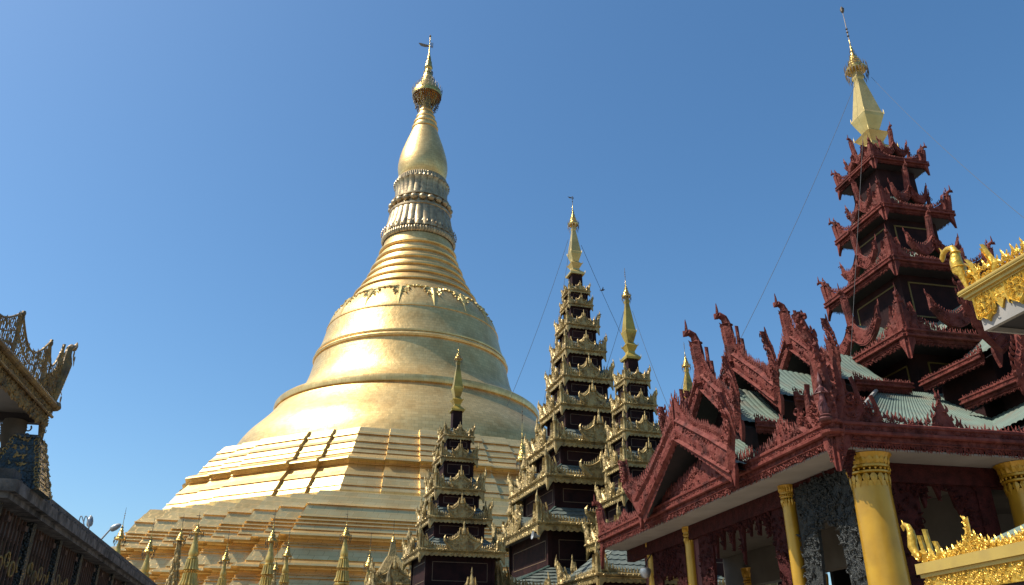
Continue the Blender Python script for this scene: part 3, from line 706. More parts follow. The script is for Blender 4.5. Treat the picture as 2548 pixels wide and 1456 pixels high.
small_stupa('dark-umbrella spire left of the gabled shrine spire', 918, 1331, 1412, 58, 'plain', .9, 0, 0)
small_stupa('slender spire rising behind the left eaves of the tallest tiered tower', 1300, 1006, 1150, 64, 'leafy', 1.25, 0, 0)
# gabled shrine spire
p = at(975, 1400, 50); T = thing('gabled_shrine', 'gilded shrine top with flame gables and spire, left of the shortest tiered tower', 'shrine', (p[0], 50, 0), R(17))
z = p[2]; g = G(); umbrella(g, z + 1.15, .75, .16, 10); u = g.obj('umbrella_finial', 'crown', T)
g = G(); umbrella_trim(g, z + 1.15, .75, .16, 8, .7); g.obj('bell_fringe', 'darkmetal', u)
g = G(); frustum(g, 1.15, z - 1.2, .3, z + .35); frustum(g, .26, z + .3, .1, z + 1.2); frustum(g, 1.0, 0, 1.0, z - 1.2); g.obj('tapered_roof', 'gilt', T)
for q in range(4):
    g = G(); gable_crown(g, 1.9, 1.5, 0, 0, 9); G().merge(g, rotz(q * pi / 2), rotz(q * pi / 2) @ np.array([0, -1.1, z - 1.3])).obj('gable_crown', 'gilt', T)
g = G(); g.rot4(gold_side(1.2, 1.2).merge(G())) if False else None
side = gold_side(1.25, 1.1)
for q in range(4): g.merge(side, rotz(q * pi / 2), rotz(q * pi / 2) @ np.array([0, -1.25, z - 1.3]))
g.obj('eave_board', 'gilt', T)

# ------------------------------------------------------------------ gilded porch in front of the slim tower
PP = at(1489, 1428, 34); c17, s17 = cos(R(17)), sin(R(17)); wq = 2.3
PX, PY = PP[0] + (c17 - s17) * wq, 34 + (s17 + c17) * wq
T = thing('gilded_porch', 'gilded porch roof corner left of the red eave end, below the slim tower', 'porch', (PX, PY, 0), R(17))
z = PP[2]; side = gold_side(wq, 1.55); g = G()
for q in range(4): g.merge(side, rotz(q * pi / 2), rotz(q * pi / 2) @ np.array([0, -wq, z]))
eb = g.obj('eave_board', 'gilt', T)
for q in range(4):
    G().merge(corner_finial(1.6), rotz(q * pi / 2), rotz(q * pi / 2) @ np.array([-wq, -wq, z])).obj('corner_finial', 'gilt', eb)
g = G(); hip_roof(g, wq * .97, z + .03, .8, z + 1.35, tiles, tw=.3, tl=.28); g.obj('roof', 'tile', T)
g = G(); frustum(g, wq * .8, 0, wq * .8, z - .05); g.obj('wall', 'maroon', T)

# ------------------------------------------------------------------ the red pavilion
O = np.array([6.8, 16.64]); RY = R(12)
RP = thing('red_pavilion', 'dark red carved wooden pavilion with green roofs, gold columns and tall tiered tower', 'pavilion', (O[0], O[1], 0), RY)
def naga(g, h, w, s=1., hook=.55, body=1.):
    """rearing serpent finial: stout carved body, thin neck bending forward (-y), beaked head with a spike"""
    P = [(0, .08 * h, -.05 * h), (0, .06 * h, .12 * h), (0, .03 * h, .32 * h), (0, .01 * h, .5 * h), (0, 0, .62 * h), (0, .0, .72 * h), (0, -.03 * h, .81 * h), (0, -.11 * h, .855 * h), (0, -.18 * h * hook - .06 * h, .83 * h), (0, -.18 * h * hook - .10 * h, .77 * h)]
    Rr = [w * .6 * body, w * .66 * body, w * .56 * body, w * .6 * body, w * .56, w * .4, w * .34, w * .3, w * .34, .01]
    tube(g, P, Rr, 8)
    hy = -.2 * h * hook - .06 * h
    V, F = FL_HI; g.add(V, F, np.diag([w * .22, w * .3, h * .26]), (0, hy + .03 * h, .82 * h))
    for i in range(9):
        q = .06 + i * .07; yy = np.interp(q, [0, .12, .32, .5, .64], [.07, .06, .03, .01, 0]) * h
        V, F = FL_LO; g.add(V, F, np.array(mathutils.Matrix.Rotation(R(35), 3, 'X')) @ np.diag([w * .55, w * .4, h * .13]), (0, yy - w * .3, q * h))
        for sx in (-1, 1): g.add(V, F, np.array(mathutils.Matrix.Rotation(R(sx * 28), 3, 'Y')) @ np.diag([w * .4, w * .4, h * .12]), (sx * w * .35, yy, q * h))
    for q in (.0, .66): lathe(g, [(w * .4, q * h - .01), (w * .62, q * h + .02 * h), (w * .4, q * h + .045 * h)], 10, (0, np.interp(q, [0, .66], [.02 * h, 0]), 0))
def big_gable(hs, rise, bd=.5, wing=1.3, fin=0., kind=1, out=.35, dens=1., fw=.7, lean=.2):
    g = G(); th = .07
    for s in (-1, 1):
        t = np.linspace(0, 1, 12); bx = hs * t; bz = rise * (1 - t)
        ribbon(g, [(s * x, z) for x, z in zip(bx, bz)], bd * (.62 + .38 * t), -th, th)
        nx_, nz_ = rise, hs; L = math.hypot(nx_, nz_); nx_, nz_ = nx_ / L, nz_ / L
        for (o, wd) in ((.32, .09), (-.33, .07)): ribbon(g, [(s * (x + nx_ * bd * o * .8), z + nz_ * bd * o * .8) for x, z in zip(bx, bz)], bd * wd * 2, -th - .05, th)
        k = int(L / .13)
        for i in range(k):
            q = (i + .3) / k; x, z = hs * q, np.interp(q, t, bz)
            f = bd * (.33 + .12 * q); hh = (.22 + .12 * rnd.random()) * (.8 + .4 * q)
            flame(g, (s * (x + nx_ * f), 0, z + nz_ * f), hh, .12, .07, kind=kind, flip=s < 0, a=s * .25)
            f = -bd * (.3 + .12 * q)
            if i % 2: flame(g, (s * (x + nx_ * f), 0, z + nz_ * f), .16, .12, .06, kind=0, a=s * 2.5)
        # wing sweeping up from the foot
        wp = [(s * (hs + .02 - .1), -.18), (s * (hs + out * .35), bd * .4), (s * (hs + out * .85), wing * .42), (s * (hs + out), wing * .68), (s * (hs + out * .75), wing * .86), (s * (hs + out * .8), wing * 1.12)]
        ribbon(g, wp, [bd * .35, bd * .5, bd * .42, bd * .3, bd * .17, .02], -th - .06, th)
        for i in range(9):
            q = .25 + i * .085; x, z = np.interp(q, np.linspace(0, 1, 6), [a_[0] for a_ in wp]), np.interp(q, np.linspace(0, 1, 6), [a_[1] for a_ in wp])
            flame(g, (x + s * bd * .16, 0, z), .24, .13, .08, kind=kind, flip=s < 0, a=s * .7); flame(g, (x - s * bd * .1, 0, z), .22, .12, .08, kind=kind, flip=s > 0, a=-s * .5)
            curl(g, (x, -th - .05, z), bd * .13, rnd.uniform(0, 6), i % 2 == 0)
        # web between board and wing
        q = np.linspace(0, 1, 12); x0 = hs * .42; xs = x0 + (hs + out * .7 - x0) * q
        zb = np.interp(xs / hs, t, bz) ; zt = np.interp(q, [0, .3, .55, .8, 1], [np.interp(x0 / hs, t, bz) + bd * .3, np.interp(.6, t, bz) * .9 + bd * .2, wing * .30 + bd * .2, wing * .50, wing * .86])
        zb = np.maximum(np.where(xs > hs, (xs - hs) * 1.5, zb), -.1)
        zt = np.maximum(zt, zb + .03)
        strip(g, s * xs, zb, zt, -.03, .04)
        kk = int(max(6, (xs[-1] - xs[0]) / .11))
        for i in range(kk):
            u = (i + .5) / kk; hh = .2 + .16 * rnd.random() + .1 * abs(u - .5); flame(g, (s * np.interp(u, q, xs), 0, np.interp(u, q, zt) - .04), hh, .11, .06, kind=kind, flip=s < 0)
        for i in range(int(26 * dens * hs / 2)):
            u = rnd.random(); v = rnd.random(); zz = np.interp(u, q, zb) * (1 - v) + np.interp(u, q, zt) * v; curl(g, (s * np.interp(u, q, xs), -.04, zz), rnd.uniform(.05, .1), rnd.uniform(0, 6), rnd.random() < .5)
        for i in range(int(34 * dens * hs / 2)):
            u = rnd.random(); v = rnd.uniform(-.3, .3) * bd; stud(g, (s * (hs * u + nx_ * v), -th, np.interp(u, t, bz) + nz_ * v), rnd.uniform(.04, .08), rnd.uniform(0, 3))
        strip(g, s * np.linspace(hs - .14, hs + .14, 5), np.array([-.2, -.42, -.62, -.42, -.2]), -.05, -.05, .05)
        # carved web rising beside the apex
        q = np.linspace(0, 1, 10); xs = .06 + (hs * .62 - .06) * q; zb = rise * (1 - xs / hs); zt = zb + bd * .3 + (fw * (1 - q) ** 2.2)
        strip(g, s * xs, zb, zt, -.03, .04)
        for i in range(int(12 + 8 * fw)):
            u = i / (12 + 8 * fw); flame(g, (s * np.interp(u, q, xs), 0, np.interp(u, q, zt) - .05), .3, .12, .06, kind=kind, flip=s < 0, a=s * .35)
        for i in range(int(30 * dens)):
            u = rnd.random(); zz = np.interp(u, q, zb) * .5 + np.interp(u, q, zt) * .5 + rnd.uniform(-.3, .3) * (np.interp(u, q, zt) - np.interp(u, q, zb)); curl(g, (s * np.interp(u, q, xs), -.05, zz), rnd.uniform(.05, .09), rnd.uniform(0, 6), rnd.random() < .5)
    if lean:
        for V in g.V:
            m_ = np.clip((np.abs(V[:, 0]) - .7 * hs) / (.3 * hs + out), 0, 1.2) * np.clip(V[:, 2] + .3, 0, 9); V[:, 1] -= lean * m_
    return g
SHAPED = {}
def boat(W_, H, y=0., dens=1.):
    """two upswept carved lobes either side of a finial"""
    g = G(); q = np.linspace(0, 1, 14); qk = [0, .2, .42, .62, .82, 1]
    zb = H * np.interp(q, qk, [.34, .12, 0, .04, .22, .52]); zt = H * np.interp(q, qk, [.95, .62, .42, .42, .56, .98])
    for s in (-1, 1):
        xs = s * W_ * np.interp(q, [0, 1], [.04, 1.0]); strip(g, xs, zb, zt, y - .05 - .06 * np.sin(q * pi), y + .05)
        ribbon(g, list(zip(xs, zb + .05 * H)), H * .1, y - .12, y + .06); ribbon(g, list(zip(xs, zt - .03 * H)), H * .07, y - .1, y + .06)
        k = max(6, int(W_ / .085))
        for i in range(k + 1): u = i / k; flame(g, (np.interp(u, q, xs), y, np.interp(u, q, zt) - .04), .17 + .1 * u, .1, .06, kind=1, flip=s < 0, a=s * (.3 if u > .8 else -.1))
        for i in range(int(22 * dens * W_)): u = rnd.random(); v = rnd.uniform(.2, .8); curl(g, (np.interp(u, q, xs), y - .1, np.interp(u, q, zb) * (1 - v) + np.interp(u, q, zt) * v), rnd.uniform(.05, .08), rnd.uniform(0, 6), rnd.random() < .5)
    return g
def place_side(side, ang, off):
    A = rotz(ang); return A, off

# -- red crested eave board in a side frame
def red_crest(g, x0, x1, size, peaks=(), base=.2, fl=.2, dens=1.):
    L = x1 - x0; n = int(L / .045) + 2; xs = np.linspace(x0, x1, n); b = .34 * size
    sc = np.abs(np.sin((xs - x0) / (.26 * size) * pi)); strip(g, xs, -b * .55, -.05 * size, -.03, .03)
    nn = int(L / (.065 * size))
    for i in range(nn + 1):
        x = x0 + L * i / nn; flame(g, (x, 0, -b * .5), size * (.15 + .07 * abs(sin(i * pi / 4))), .075 * size, .05, a=pi, kind=0, flip=i % 2 == 0)
        if i % 2: curl(g, (x, -.03, -b * .8), .05 * size, i * .7, i % 4 == 1)
    strip(g, [x0, x1], -.05 * size, .16 * size, -.10, .05)
    tube(g, [(x0 - .05, -.1, -.02 * size), (x1 + .05, -.1, -.02 * size)], .055 * size, 6); tube(g, [(x0 - .05, -.1, .17 * size), (x1 + .05, -.1, .17 * size)], .05 * size, 6)
    tube(g, [(x0, -.04, -b * .55), (x1, -.04, -b * .55)], .02 * size, 4)
    hc = base + .0 * xs
    for (c, hgt, wd) in peaks: hc = hc + hgt * np.exp(-(np.abs(xs - c) / wd) ** 1.1)
    strip(g, xs, .12 * size, (.12 + hc * np.where(hc > .5, .52, .34)) * size, -.02, .03)
    for i in range(int(L / (.05 * size))):
        x = rnd.uniform(x0, x1); h_ = np.interp(x, xs, hc); curl(g, (x, 0, (.12 + h_ * rnd.uniform(.25, .66)) * size), .055 * size, rnd.uniform(0, 6), i % 2 == 0)
    k = int(L / (.1 * size))
    for i in range(k + 1):
        x = x0 + L * i / k; h0 = (.1 + np.interp(x, xs, hc) * .6) * size; flame(g, (x, 0, h0), size * (fl + .1 * rnd.random()), .1 * size, .06, kind=1, flip=i % 2 == 0)
    for i in range(int(L * 16 * dens)):
        x = rnd.uniform(x0, x1); curl(g, (x, -.04, rnd.uniform(-b * 1.0, -.08 * size)), .06 * size, rnd.uniform(0, 6), rnd.random() < .5)
        x = rnd.uniform(x0, x1); curl(g, (x, -.11, rnd.uniform(.02, .12) * size), .05 * size, rnd.uniform(0, 6), rnd.random() < .5)
        x = rnd.uniform(x0, x1); curl(g, (x, -.03, rnd.uniform(.2, .12 + np.interp(x, xs, hc) * .6) * size), .06 * size, rnd.uniform(0, 6), rnd.random() < .5)
def sidebuild(parent, name, m, g, ang, off, smooth=None):
    return G().merge(g, rotz(ang), off).obj(name, m, parent, smooth)
EZ = 5.9                              # top of the white soffit
LB, LF = 16.0, 18.6                   # depth and width of the main eaves
LEFT = -pi / 2
# soffit and ceiling
g = G(); box(g, 0.05, LF - .05, 0.05, 1.16, EZ - .02, EZ + .02); box(g, .05, 1.16, 1.16, LB, EZ - .02, EZ + .02); g.obj('soffit', 'soffit', RP)
g = G(); box(g, 1.2, LF - 1, 1.2, LB - 1, EZ - .35, EZ - .3); g.obj('ceiling', 'cream', RP)
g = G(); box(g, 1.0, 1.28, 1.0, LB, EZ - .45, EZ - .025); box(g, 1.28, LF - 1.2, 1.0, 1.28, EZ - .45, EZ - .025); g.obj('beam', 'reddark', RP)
# eaves
g = G(); red_crest(g, -LB, -10.6, 1., [(-LB, .9, .5), (-13.3, .5, .35)]); red_crest(g, -3.5, 0, 1., [(0, 1.5, .55), (-2.0, .95, .3)]); red_crest(g, -10.6, -3.5, 1., [(-6.2, 1.5, .3), (-7.2, .5, 1.2)], .35, .26)
sidebuild(RP, 'eave_board', 'red', g, LEFT, (0, 0, EZ + .32))
g = G(); red_crest(g, 0, LF, 1., [(0, 2.1, .7), (2.75, 1.5, .2), (1.6, .12, .5), (5.4, .5, .2)], .07, .16); sidebuild(RP, 'eave_board', 'red', g, 0, (0, 0, EZ + .32))
# corner post of the eaves with its broken naga
g = G()
PN = [(-.02, -.02, EZ + .2), (-.05, -.05, EZ + .9), (-.1, -.08, EZ + 1.6), (-.22, -.1, EZ + 2.2), (-.42, -.1, EZ + 2.75), (-.5, -.1, EZ + 2.95)]
tube(g, PN, [.14, .17, .15, .13, .11, .11], 10)
PNa = np.array(PN)
for i in range(40):
    q = i / 40; a = -pi * .55 + rnd.uniform(-1.4, 1.4); p_ = np.array([np.interp(q * .93, np.linspace(0, 1, 6), PNa[:, c]) for c in range(3)])
    V, F = FL_HI; g.add(V, F, rotz(a + pi / 2) @ np.array(mathutils.Matrix.Rotation(R(22), 3, 'X')) @ np.diag([.12, .11, .24 - .1 * q]), p_ + np.array([.15 * cos(a), .15 * sin(a), 0]) * (1 - .3 * q))
for s_ in (.22, .42): lathe(g, [(.14, EZ + s_), (.24, EZ + s_ + .03), (.25, EZ + s_ + .08), (.15, EZ + s_ + .12)], 8, (-.05, -.05, 0))
g.obj('corner_naga', 'red', RP)
g = G()     # small praying figure carved at the corner
fc = (-.24, -.17, EZ + .62)
lathe(g, [(.07, 0), (.10, .06), (.075, .2), (.065, .34), (.055, .42), (.075, .52), (.08, .58), (.03, .63), (.028, .66), (.05, .70), (.052, .75), (.035, .80), (.02, .86), (.004, .95)], 10, fc)
for s_ in (-1, 1): tube(g, [(fc[0] - .04 * s_, fc[1] + .04 * s_, fc[2] + .57), (fc[0] - .1 * s_ - .03, fc[1] + .1 * s_ - .03, fc[2] + .45), (fc[0] - .05, fc[1] - .07, fc[2] + .48)], [.03, .025, .02], 6)
for s_ in (-1, 1): flame(g, (fc[0] - .03, fc[1] - .05, fc[2] + .3), .3, .12, .05, a=s_ * 2.6)
lathe(g, [(.12, -.14), (.15, -.1), (.11, -.06), (.14, -.03), (.1, 0)], 12, fc)
g.obj('carved_figure', 'redplain', RP, 40)
g = G()
for s, ang in ((1, 0), (-1, LEFT)):
    sub = G(); sg = 1 if s == 1 else -1
    for k, (dx, hh) in enumerate(((.35, 1.9), (.75, 1.15), (1.15, .75))):
        ribbon(sub, [(sg * (dx - .22), .1), (sg * dx, .35 * hh), (sg * (dx - .04), .7 * hh), (sg * (dx - .12), hh)], [.22, .2, .12, .01], -.1, .04)
    for i in range(30): curl(sub, (sg * rnd.uniform(.1, 1.2), -.06, rnd.uniform(.1, .7)), rnd.uniform(.06, .12), rnd.uniform(0, 6), rnd.random() < .5)
    g.merge(sub, rotz(ang), (0, 0, EZ + .42))
g.obj('corner_wing', 'red', RP)
g = G(); naga(g, 1.6, .3); G().merge(g, rotz(-pi / 2), (0, LB, EZ + .4)).obj('corner_naga', 'red', RP)
for ang, x0_, sg_, dr in ((LEFT, 0, -1, .55), (0, 0, 1, .55), (LEFT, -LB, 1, .75)):
    g = G(); xx = np.linspace(0, .32, 8); strip(g, x0_ + sg_ * xx, -.34 - dr * (1 - xx / .32) ** 1.4, 0, -.07, .04)
    for i in range(6): curl(g, (x0_ + sg_ * .09, -.09, -.1 - i * .11), .06, i, i % 2 == 0)
    G().merge(g, rotz(ang), (0, 0, EZ + .36)).obj('corner_pendant', 'red', RP)
g = G(); lathe(g, [(.01, EZ - .6), (.07, EZ - .4), (.13, EZ - .2), (.2, EZ - .03)], 8, (.42, .3, 0)); 
for i in range(40): a = rnd.uniform(0, 6.3); q = rnd.random(); V, F = STUD; g.add(V, F, rotz(a) * .06, (.42 + .2 * q * sin(a), .3 - .2 * q * cos(a), EZ - .55 + .5 * q))
g.obj('corner_bracket', 'reddark', RP)
# main roof
g = G(); sheet(g, (0, .12, EZ + .42), (LF, .12, EZ + .42), (LF - 5.6, 5.6, EZ + 3.45), (5.6, 5.6, EZ + 3.45), .16, .025, 6, .22); g.obj('roof', 'green', RP)
g = G(); sheet(g, (.12, LB, EZ + .42), (.12, 0, EZ + .42), (5.6, 5.6, EZ + 3.45), (5.6, LB - 5.6, EZ + 3.45), .2, .03, 6, .25); g.obj('roof', 'green', RP)
g = G(); tube(g, [(.1, .1, EZ + .45), (2.7, 2.7, EZ + 1.75), (5.6, 5.6, EZ + 3.5)], .06, 6); g.obj('hip_ridge', 'soffit', RP)
# wings: gabled roofs stepping up towards the tower
def wing(side, c, u0, u1, hs, eave, rise, bd, wg, fin, inset=.5, walls=True, out=.35, crest=True, dens=1.):
    """side 'L': ridge runs along +x from x=u0 at y=c; side 'F': ridge runs along +y from y=u0 at x=c"""
    ang = LEFT if side == 'L' else 0
    def put(g): return g
    loc = (u0, c, eave) if side == 'L' else (c, u0, eave)
    A = rotz(ang)
    D = u1 - u0
    g = G()
    for s in (-1, 1):
        e0 = (s * (hs + .1), -.12, -.05); e1 = (s * (hs + .1), D, -.35); r1 = (0, D, rise - .35); r0 = (0, -.12, rise - .05)
        sheet(g, e0, e1, r1, r0, .19, .028, 5, .12)
    G().merge(g, A, loc).obj('gable_roof', 'green', RP)
    g = G()      # dark underside and inner gable wall
    for s in (-1, 1): g.add([(s * (hs + .06), -.08, -.2), (s * (hs + .06), D, -.5), (0, D, rise - .6), (0, -.08, rise - .3)], [(0, 1, 2, 3)])
    G().merge(g, A, loc).obj('roof_underside', 'dark', RP)
    if walls:
        g = G(); wh = hs - inset
        g.add([(-wh, 0, -2.2), (wh, 0, -2.2), (wh, 0, rise * (1 - wh / hs) - .15), (0, 0, rise - .2), (-wh, 0, rise * (1 - wh / hs) - .15), (-wh, 0, 0)], [(0, 1, 2, 3, 4)])
        V = np.array([(-wh, .6, -2.2), (wh, .6, -2.2), (wh, .6, rise * (1 - wh / hs) - .2), (0, .6, rise - .25), (-wh, .6, rise * (1 - wh / hs) - .2)], float)
        V2 = V.copy(); V2[:, 1] = D; V2[:, 2] -= .3
        g = G(); g.add(np.vstack([V, V2]), [(0, 1, 2, 3, 4), (0, 5, 6, 1), (1, 6, 7, 2), (4, 9, 5, 0)]); G().merge(g, A, loc).obj('gable_wall', 'maroon', RP)
    g = big_gable(hs, rise, bd, wg, 0, 1, out=out, dens=dens)
    G().merge(g, A, (loc[0] - (.14 if side == 'L' else 0), loc[1] - (.14 if side == 'F' else 0), loc[2])).obj('bargeboard', 'red', RP)
    for k_, (dx, hh) in enumerate(((.36, 1.1), (.6, .8))):
        g = G(); zz = rise * (1 - dx / hs) + .1
        ribbon(g, [(dx - .06, zz - .1), (dx, zz + .3 * hh), (dx - .03, zz + .62 * hh), (dx - .01, zz + .66 * hh), (dx - .02, zz + .82 * hh), (dx - .04, zz + 1.15 * hh)], [.13, .1, .05, .06, .12, .01], -.08, .05)
        for i in range(4): flame(g, (dx + .03, 0, zz + i * .14 * hh), .18, .1, .06, a=.6)
        G().merge(g, A, loc).obj('gable_spear', 'red', RP)
    if fin:
        g = G(); naga(g, fin, .36 * min(1, fin / 2)); off = np.array([0, -.2, rise - .15]); G().merge(g, A, A @ off + np.array(loc)).obj('gable_finial', 'red', RP)
    if crest:
        for sg_ in (-1, 1):
            sub = G(); red_crest(sub, .25, D, .62, [(.3, .5, .3)], .12, .18, .8)
            # the strip's x follows +y of the side frame; its face looks sideways
            g = G(); g.merge(sub, np.array([[0, -sg_, 0], [1, 0, 0], [0, 0, 1.]]), (sg_ * (hs + .1), 0, -.18))
            G().merge(g, A, loc).obj('eave_crest', 'red', RP)
wing('L', 7.05, -.3, 3.6, 3.35, EZ + .5, 1.75, 1.05, 1.5, 0, walls=False, out=.55, crest=False)
wing('L', 7.6, .95, 3.7, 2.2, 8.05, 1.9, .8, 1.6, 2.1)
wing('L', 7.6, 2.1, 5.0, 2.5, 8.8, 1.95, .8, 1.6, 2.0)
wing('L', 7.6, 4.3, 6.4, 2.3, 9.5, 2.05, .75, 1.6, 1.8)
wing('F', 9.6, .5, 4.5, 3.9, EZ + 1.2, 2.9, .6, 1.7, 0, walls=False, out=.5, crest=False)
wing('F', 9.6, 1.2, 3.6, 2.8, 8.55, 2.2, .5, 1.7, 2.2, out=.5)
wing('F', 9.6, 2.3, 5.0, 2.8, 9.55, 2.3, .6, 2.3, 2.2, out=1.0)
# columns
def column(x, y, r, top, cap=.75):
    g = G(); lathe(g, [(r * .98, 0), (r, 1.0), (r * .985, 3.0), (r * .93, top - cap * 1.2)], 32)
    c = g.obj('column', 'column', RP, 40); c.location = (x, y, 0)
    g = G(); k = cap
    lathe(g, [(r * .93, top - 1.2 * k), (r * .95, top - 1.0 * k)], 32)
    lathe(g, [(r * .99, top - .72 * k), (r * 1.06, top - .70 * k), (r * 1.06, top - .64 * k), (r * .99, top - .62 * k)], 32)
    lathe(g, [(r * .99, top - .52 * k), (r * 1.08, top - .5 * k), (r * 1.08, top - .42 * k), (r * 1.0, top - .4 * k)], 32)
    lathe(g, [(r * .98, top - .4 * k), (r * 1.02, top - .2 * k), (r * 1.2, top - .03 * k), (r * 1.22, top - .0 * k), (.05, top + .01)], 72, f=24, amp=.05)
    n = 24
    for i in range(n):
        a = 2 * pi * i / n; lathe(g, [(.01, -.05 * k), (.05 * k, 0), (.01, .05 * k)], 6, (r * 1.05 * cos(a), r * 1.05 * sin(a), top - .57 * k))
    for i in range(16):
        a = 2 * pi * i / 16; V, F = FL_BUD; g.add(V, F, rotz(a + pi / 2) @ np.diag([r * .36, .05, -.5 * k]), (r * .96 * cos(a), r * .96 * sin(a), top - .74 * k))
    for i in range(20):
        a = 2 * pi * (i + .5) / 20; V, F = FL_BUD; g.add(V, F, rotz(a + pi / 2) @ np.array(mathutils.Matrix.Rotation(R(14), 3, 'X')) @ np.diag([r * .36, .05, .4 * k]), (r * 1.02 * cos(a), r * 1.02 * sin(a), top - .4 * k))
    o = G().merge(g, None, (0, 0, 0)).obj('capital', 'column', c, 35); return c
column(1.087, .60, .415, EZ - .03, .58); column(4.95, .55, .41, EZ - .03, .58); column(8.8, .55, .41, EZ - .03, .58)
for (x, y) in ((.95, 3.75), (1.1, 10.26), (1.2, 13.9)): column(x, y, .175, EZ - .03, .44)
for (x, y, r) in ((4.7, 4.6, .3), (4.7, 9.0, .3), (4.7, 13.2, .3), (8.9, 5.0, .35), (8.9, 10, .35), (13, 5, .35)): column(x, y, r, EZ - .9, .8)
# red pilasters and carved hangings between the columns
for (x, y0, y1) in ((1.15, 3.35, 3.6), (1.15, 3.92, 4.5), (1.15, 9.55, 10.1), (1.15, 10.45, 10.75), (1.15, 13.4, 13.7), (1.15, 14.1, 14.5), (1.15, .98, 1.15)):
    g = G(); box(g, x, x + .2, y0, y1, 0, EZ - .45); box(g, x - .02, x + .0, y0 + .04, y0 + .07, 0, EZ - .5); box(g, x - .02, x, y1 - .07, y1 - .04, 0, EZ - .5); g.obj('pilaster', 'redplain', RP)
for (x0, x1) in ((1.52, 1.95), (4.1, 4.5), (5.4, 5.8)): g = G(); box(g, x0, x1, 1.05, 1.25, 0, EZ - .45); g.obj('pilaster', 'reddark', RP)
def hanging(x0, x1, top, mid, sidew, sided, m, ang, off, big=(), dens=1.):
    g = G(); n = int((x1 - x0) / .05); xs = np.linspace(x0, x1, n); d = np.minimum(xs - x0, x1 - xs)
    bot = top - mid - np.clip(1 - d / sidew, 0, 1) ** .5 * (sided - mid)
    bot = np.where(d > sidew, top - mid, bot)
    jag = np.array([rnd.random() for _ in xs]); bot = bot - .22 * jag * np.where(np.arange(n) % 2 == 0, 1, .2)
    for (c, dd, ww) in big: bot = np.minimum(bot, top - mid - dd * np.clip(1 - np.abs(xs - c) / ww, 0, 1))
    strip(g, xs, bot, top, -.03, .05)
    for i in range(int((x1 - x0) * 130 * dens)):
        x = rnd.uniform(x0, x1); zb = np.interp(x, xs, bot); z = rnd.uniform(zb, top)
        if rnd.random() < .6: curl(g, (x, -.05, z), rnd.uniform(.04, .09), rnd.uniform(0, 6), rnd.random() < .5)
        else: flame(g, (x, -.03, z), rnd.uniform(.1, .2), .08, .09, a=rnd.uniform(-2, 2), kind=0, lean=.5)
    return G().merge(g, rotz(ang), off).obj('carved_hanging', m, RP)
TZ = EZ - .45
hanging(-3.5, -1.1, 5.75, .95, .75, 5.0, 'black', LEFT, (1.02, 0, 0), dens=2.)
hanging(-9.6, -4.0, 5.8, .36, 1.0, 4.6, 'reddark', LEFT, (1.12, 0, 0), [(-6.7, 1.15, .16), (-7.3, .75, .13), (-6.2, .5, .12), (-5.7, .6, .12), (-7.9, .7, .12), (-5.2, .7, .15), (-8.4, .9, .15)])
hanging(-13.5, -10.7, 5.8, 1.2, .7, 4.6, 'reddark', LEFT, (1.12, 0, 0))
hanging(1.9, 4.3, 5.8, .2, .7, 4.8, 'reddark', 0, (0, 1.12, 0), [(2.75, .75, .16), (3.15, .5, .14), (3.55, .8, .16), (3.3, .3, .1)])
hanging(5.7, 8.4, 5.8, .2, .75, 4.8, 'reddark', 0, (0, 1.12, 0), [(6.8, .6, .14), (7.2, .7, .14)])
# interior
g = G(); box(g, 4.5, 4.9, 1.6, 15, EZ - 1.5, EZ - .36); box(g, 4.9, 16, 4.4, 4.8, EZ - 1.5, EZ - .36); g.obj('inner_beam', 'cream', RP)
g = G(); box(g, 12.5, 12.7, 1.5, 15.5, 0, EZ - .4); box(g, 7.5, 12.5, 12.5, 12.7, 0, EZ - .4); box(g, 6.3, 8.0, 7.4, 9.4, 0, EZ - .4); g.obj('inner_wall', 'dark', RP)
g = G(); box(g, 1.0, LF - 1, 1.0, LB - 1, .0, .12); g.obj('plinth', 'marble', RP)

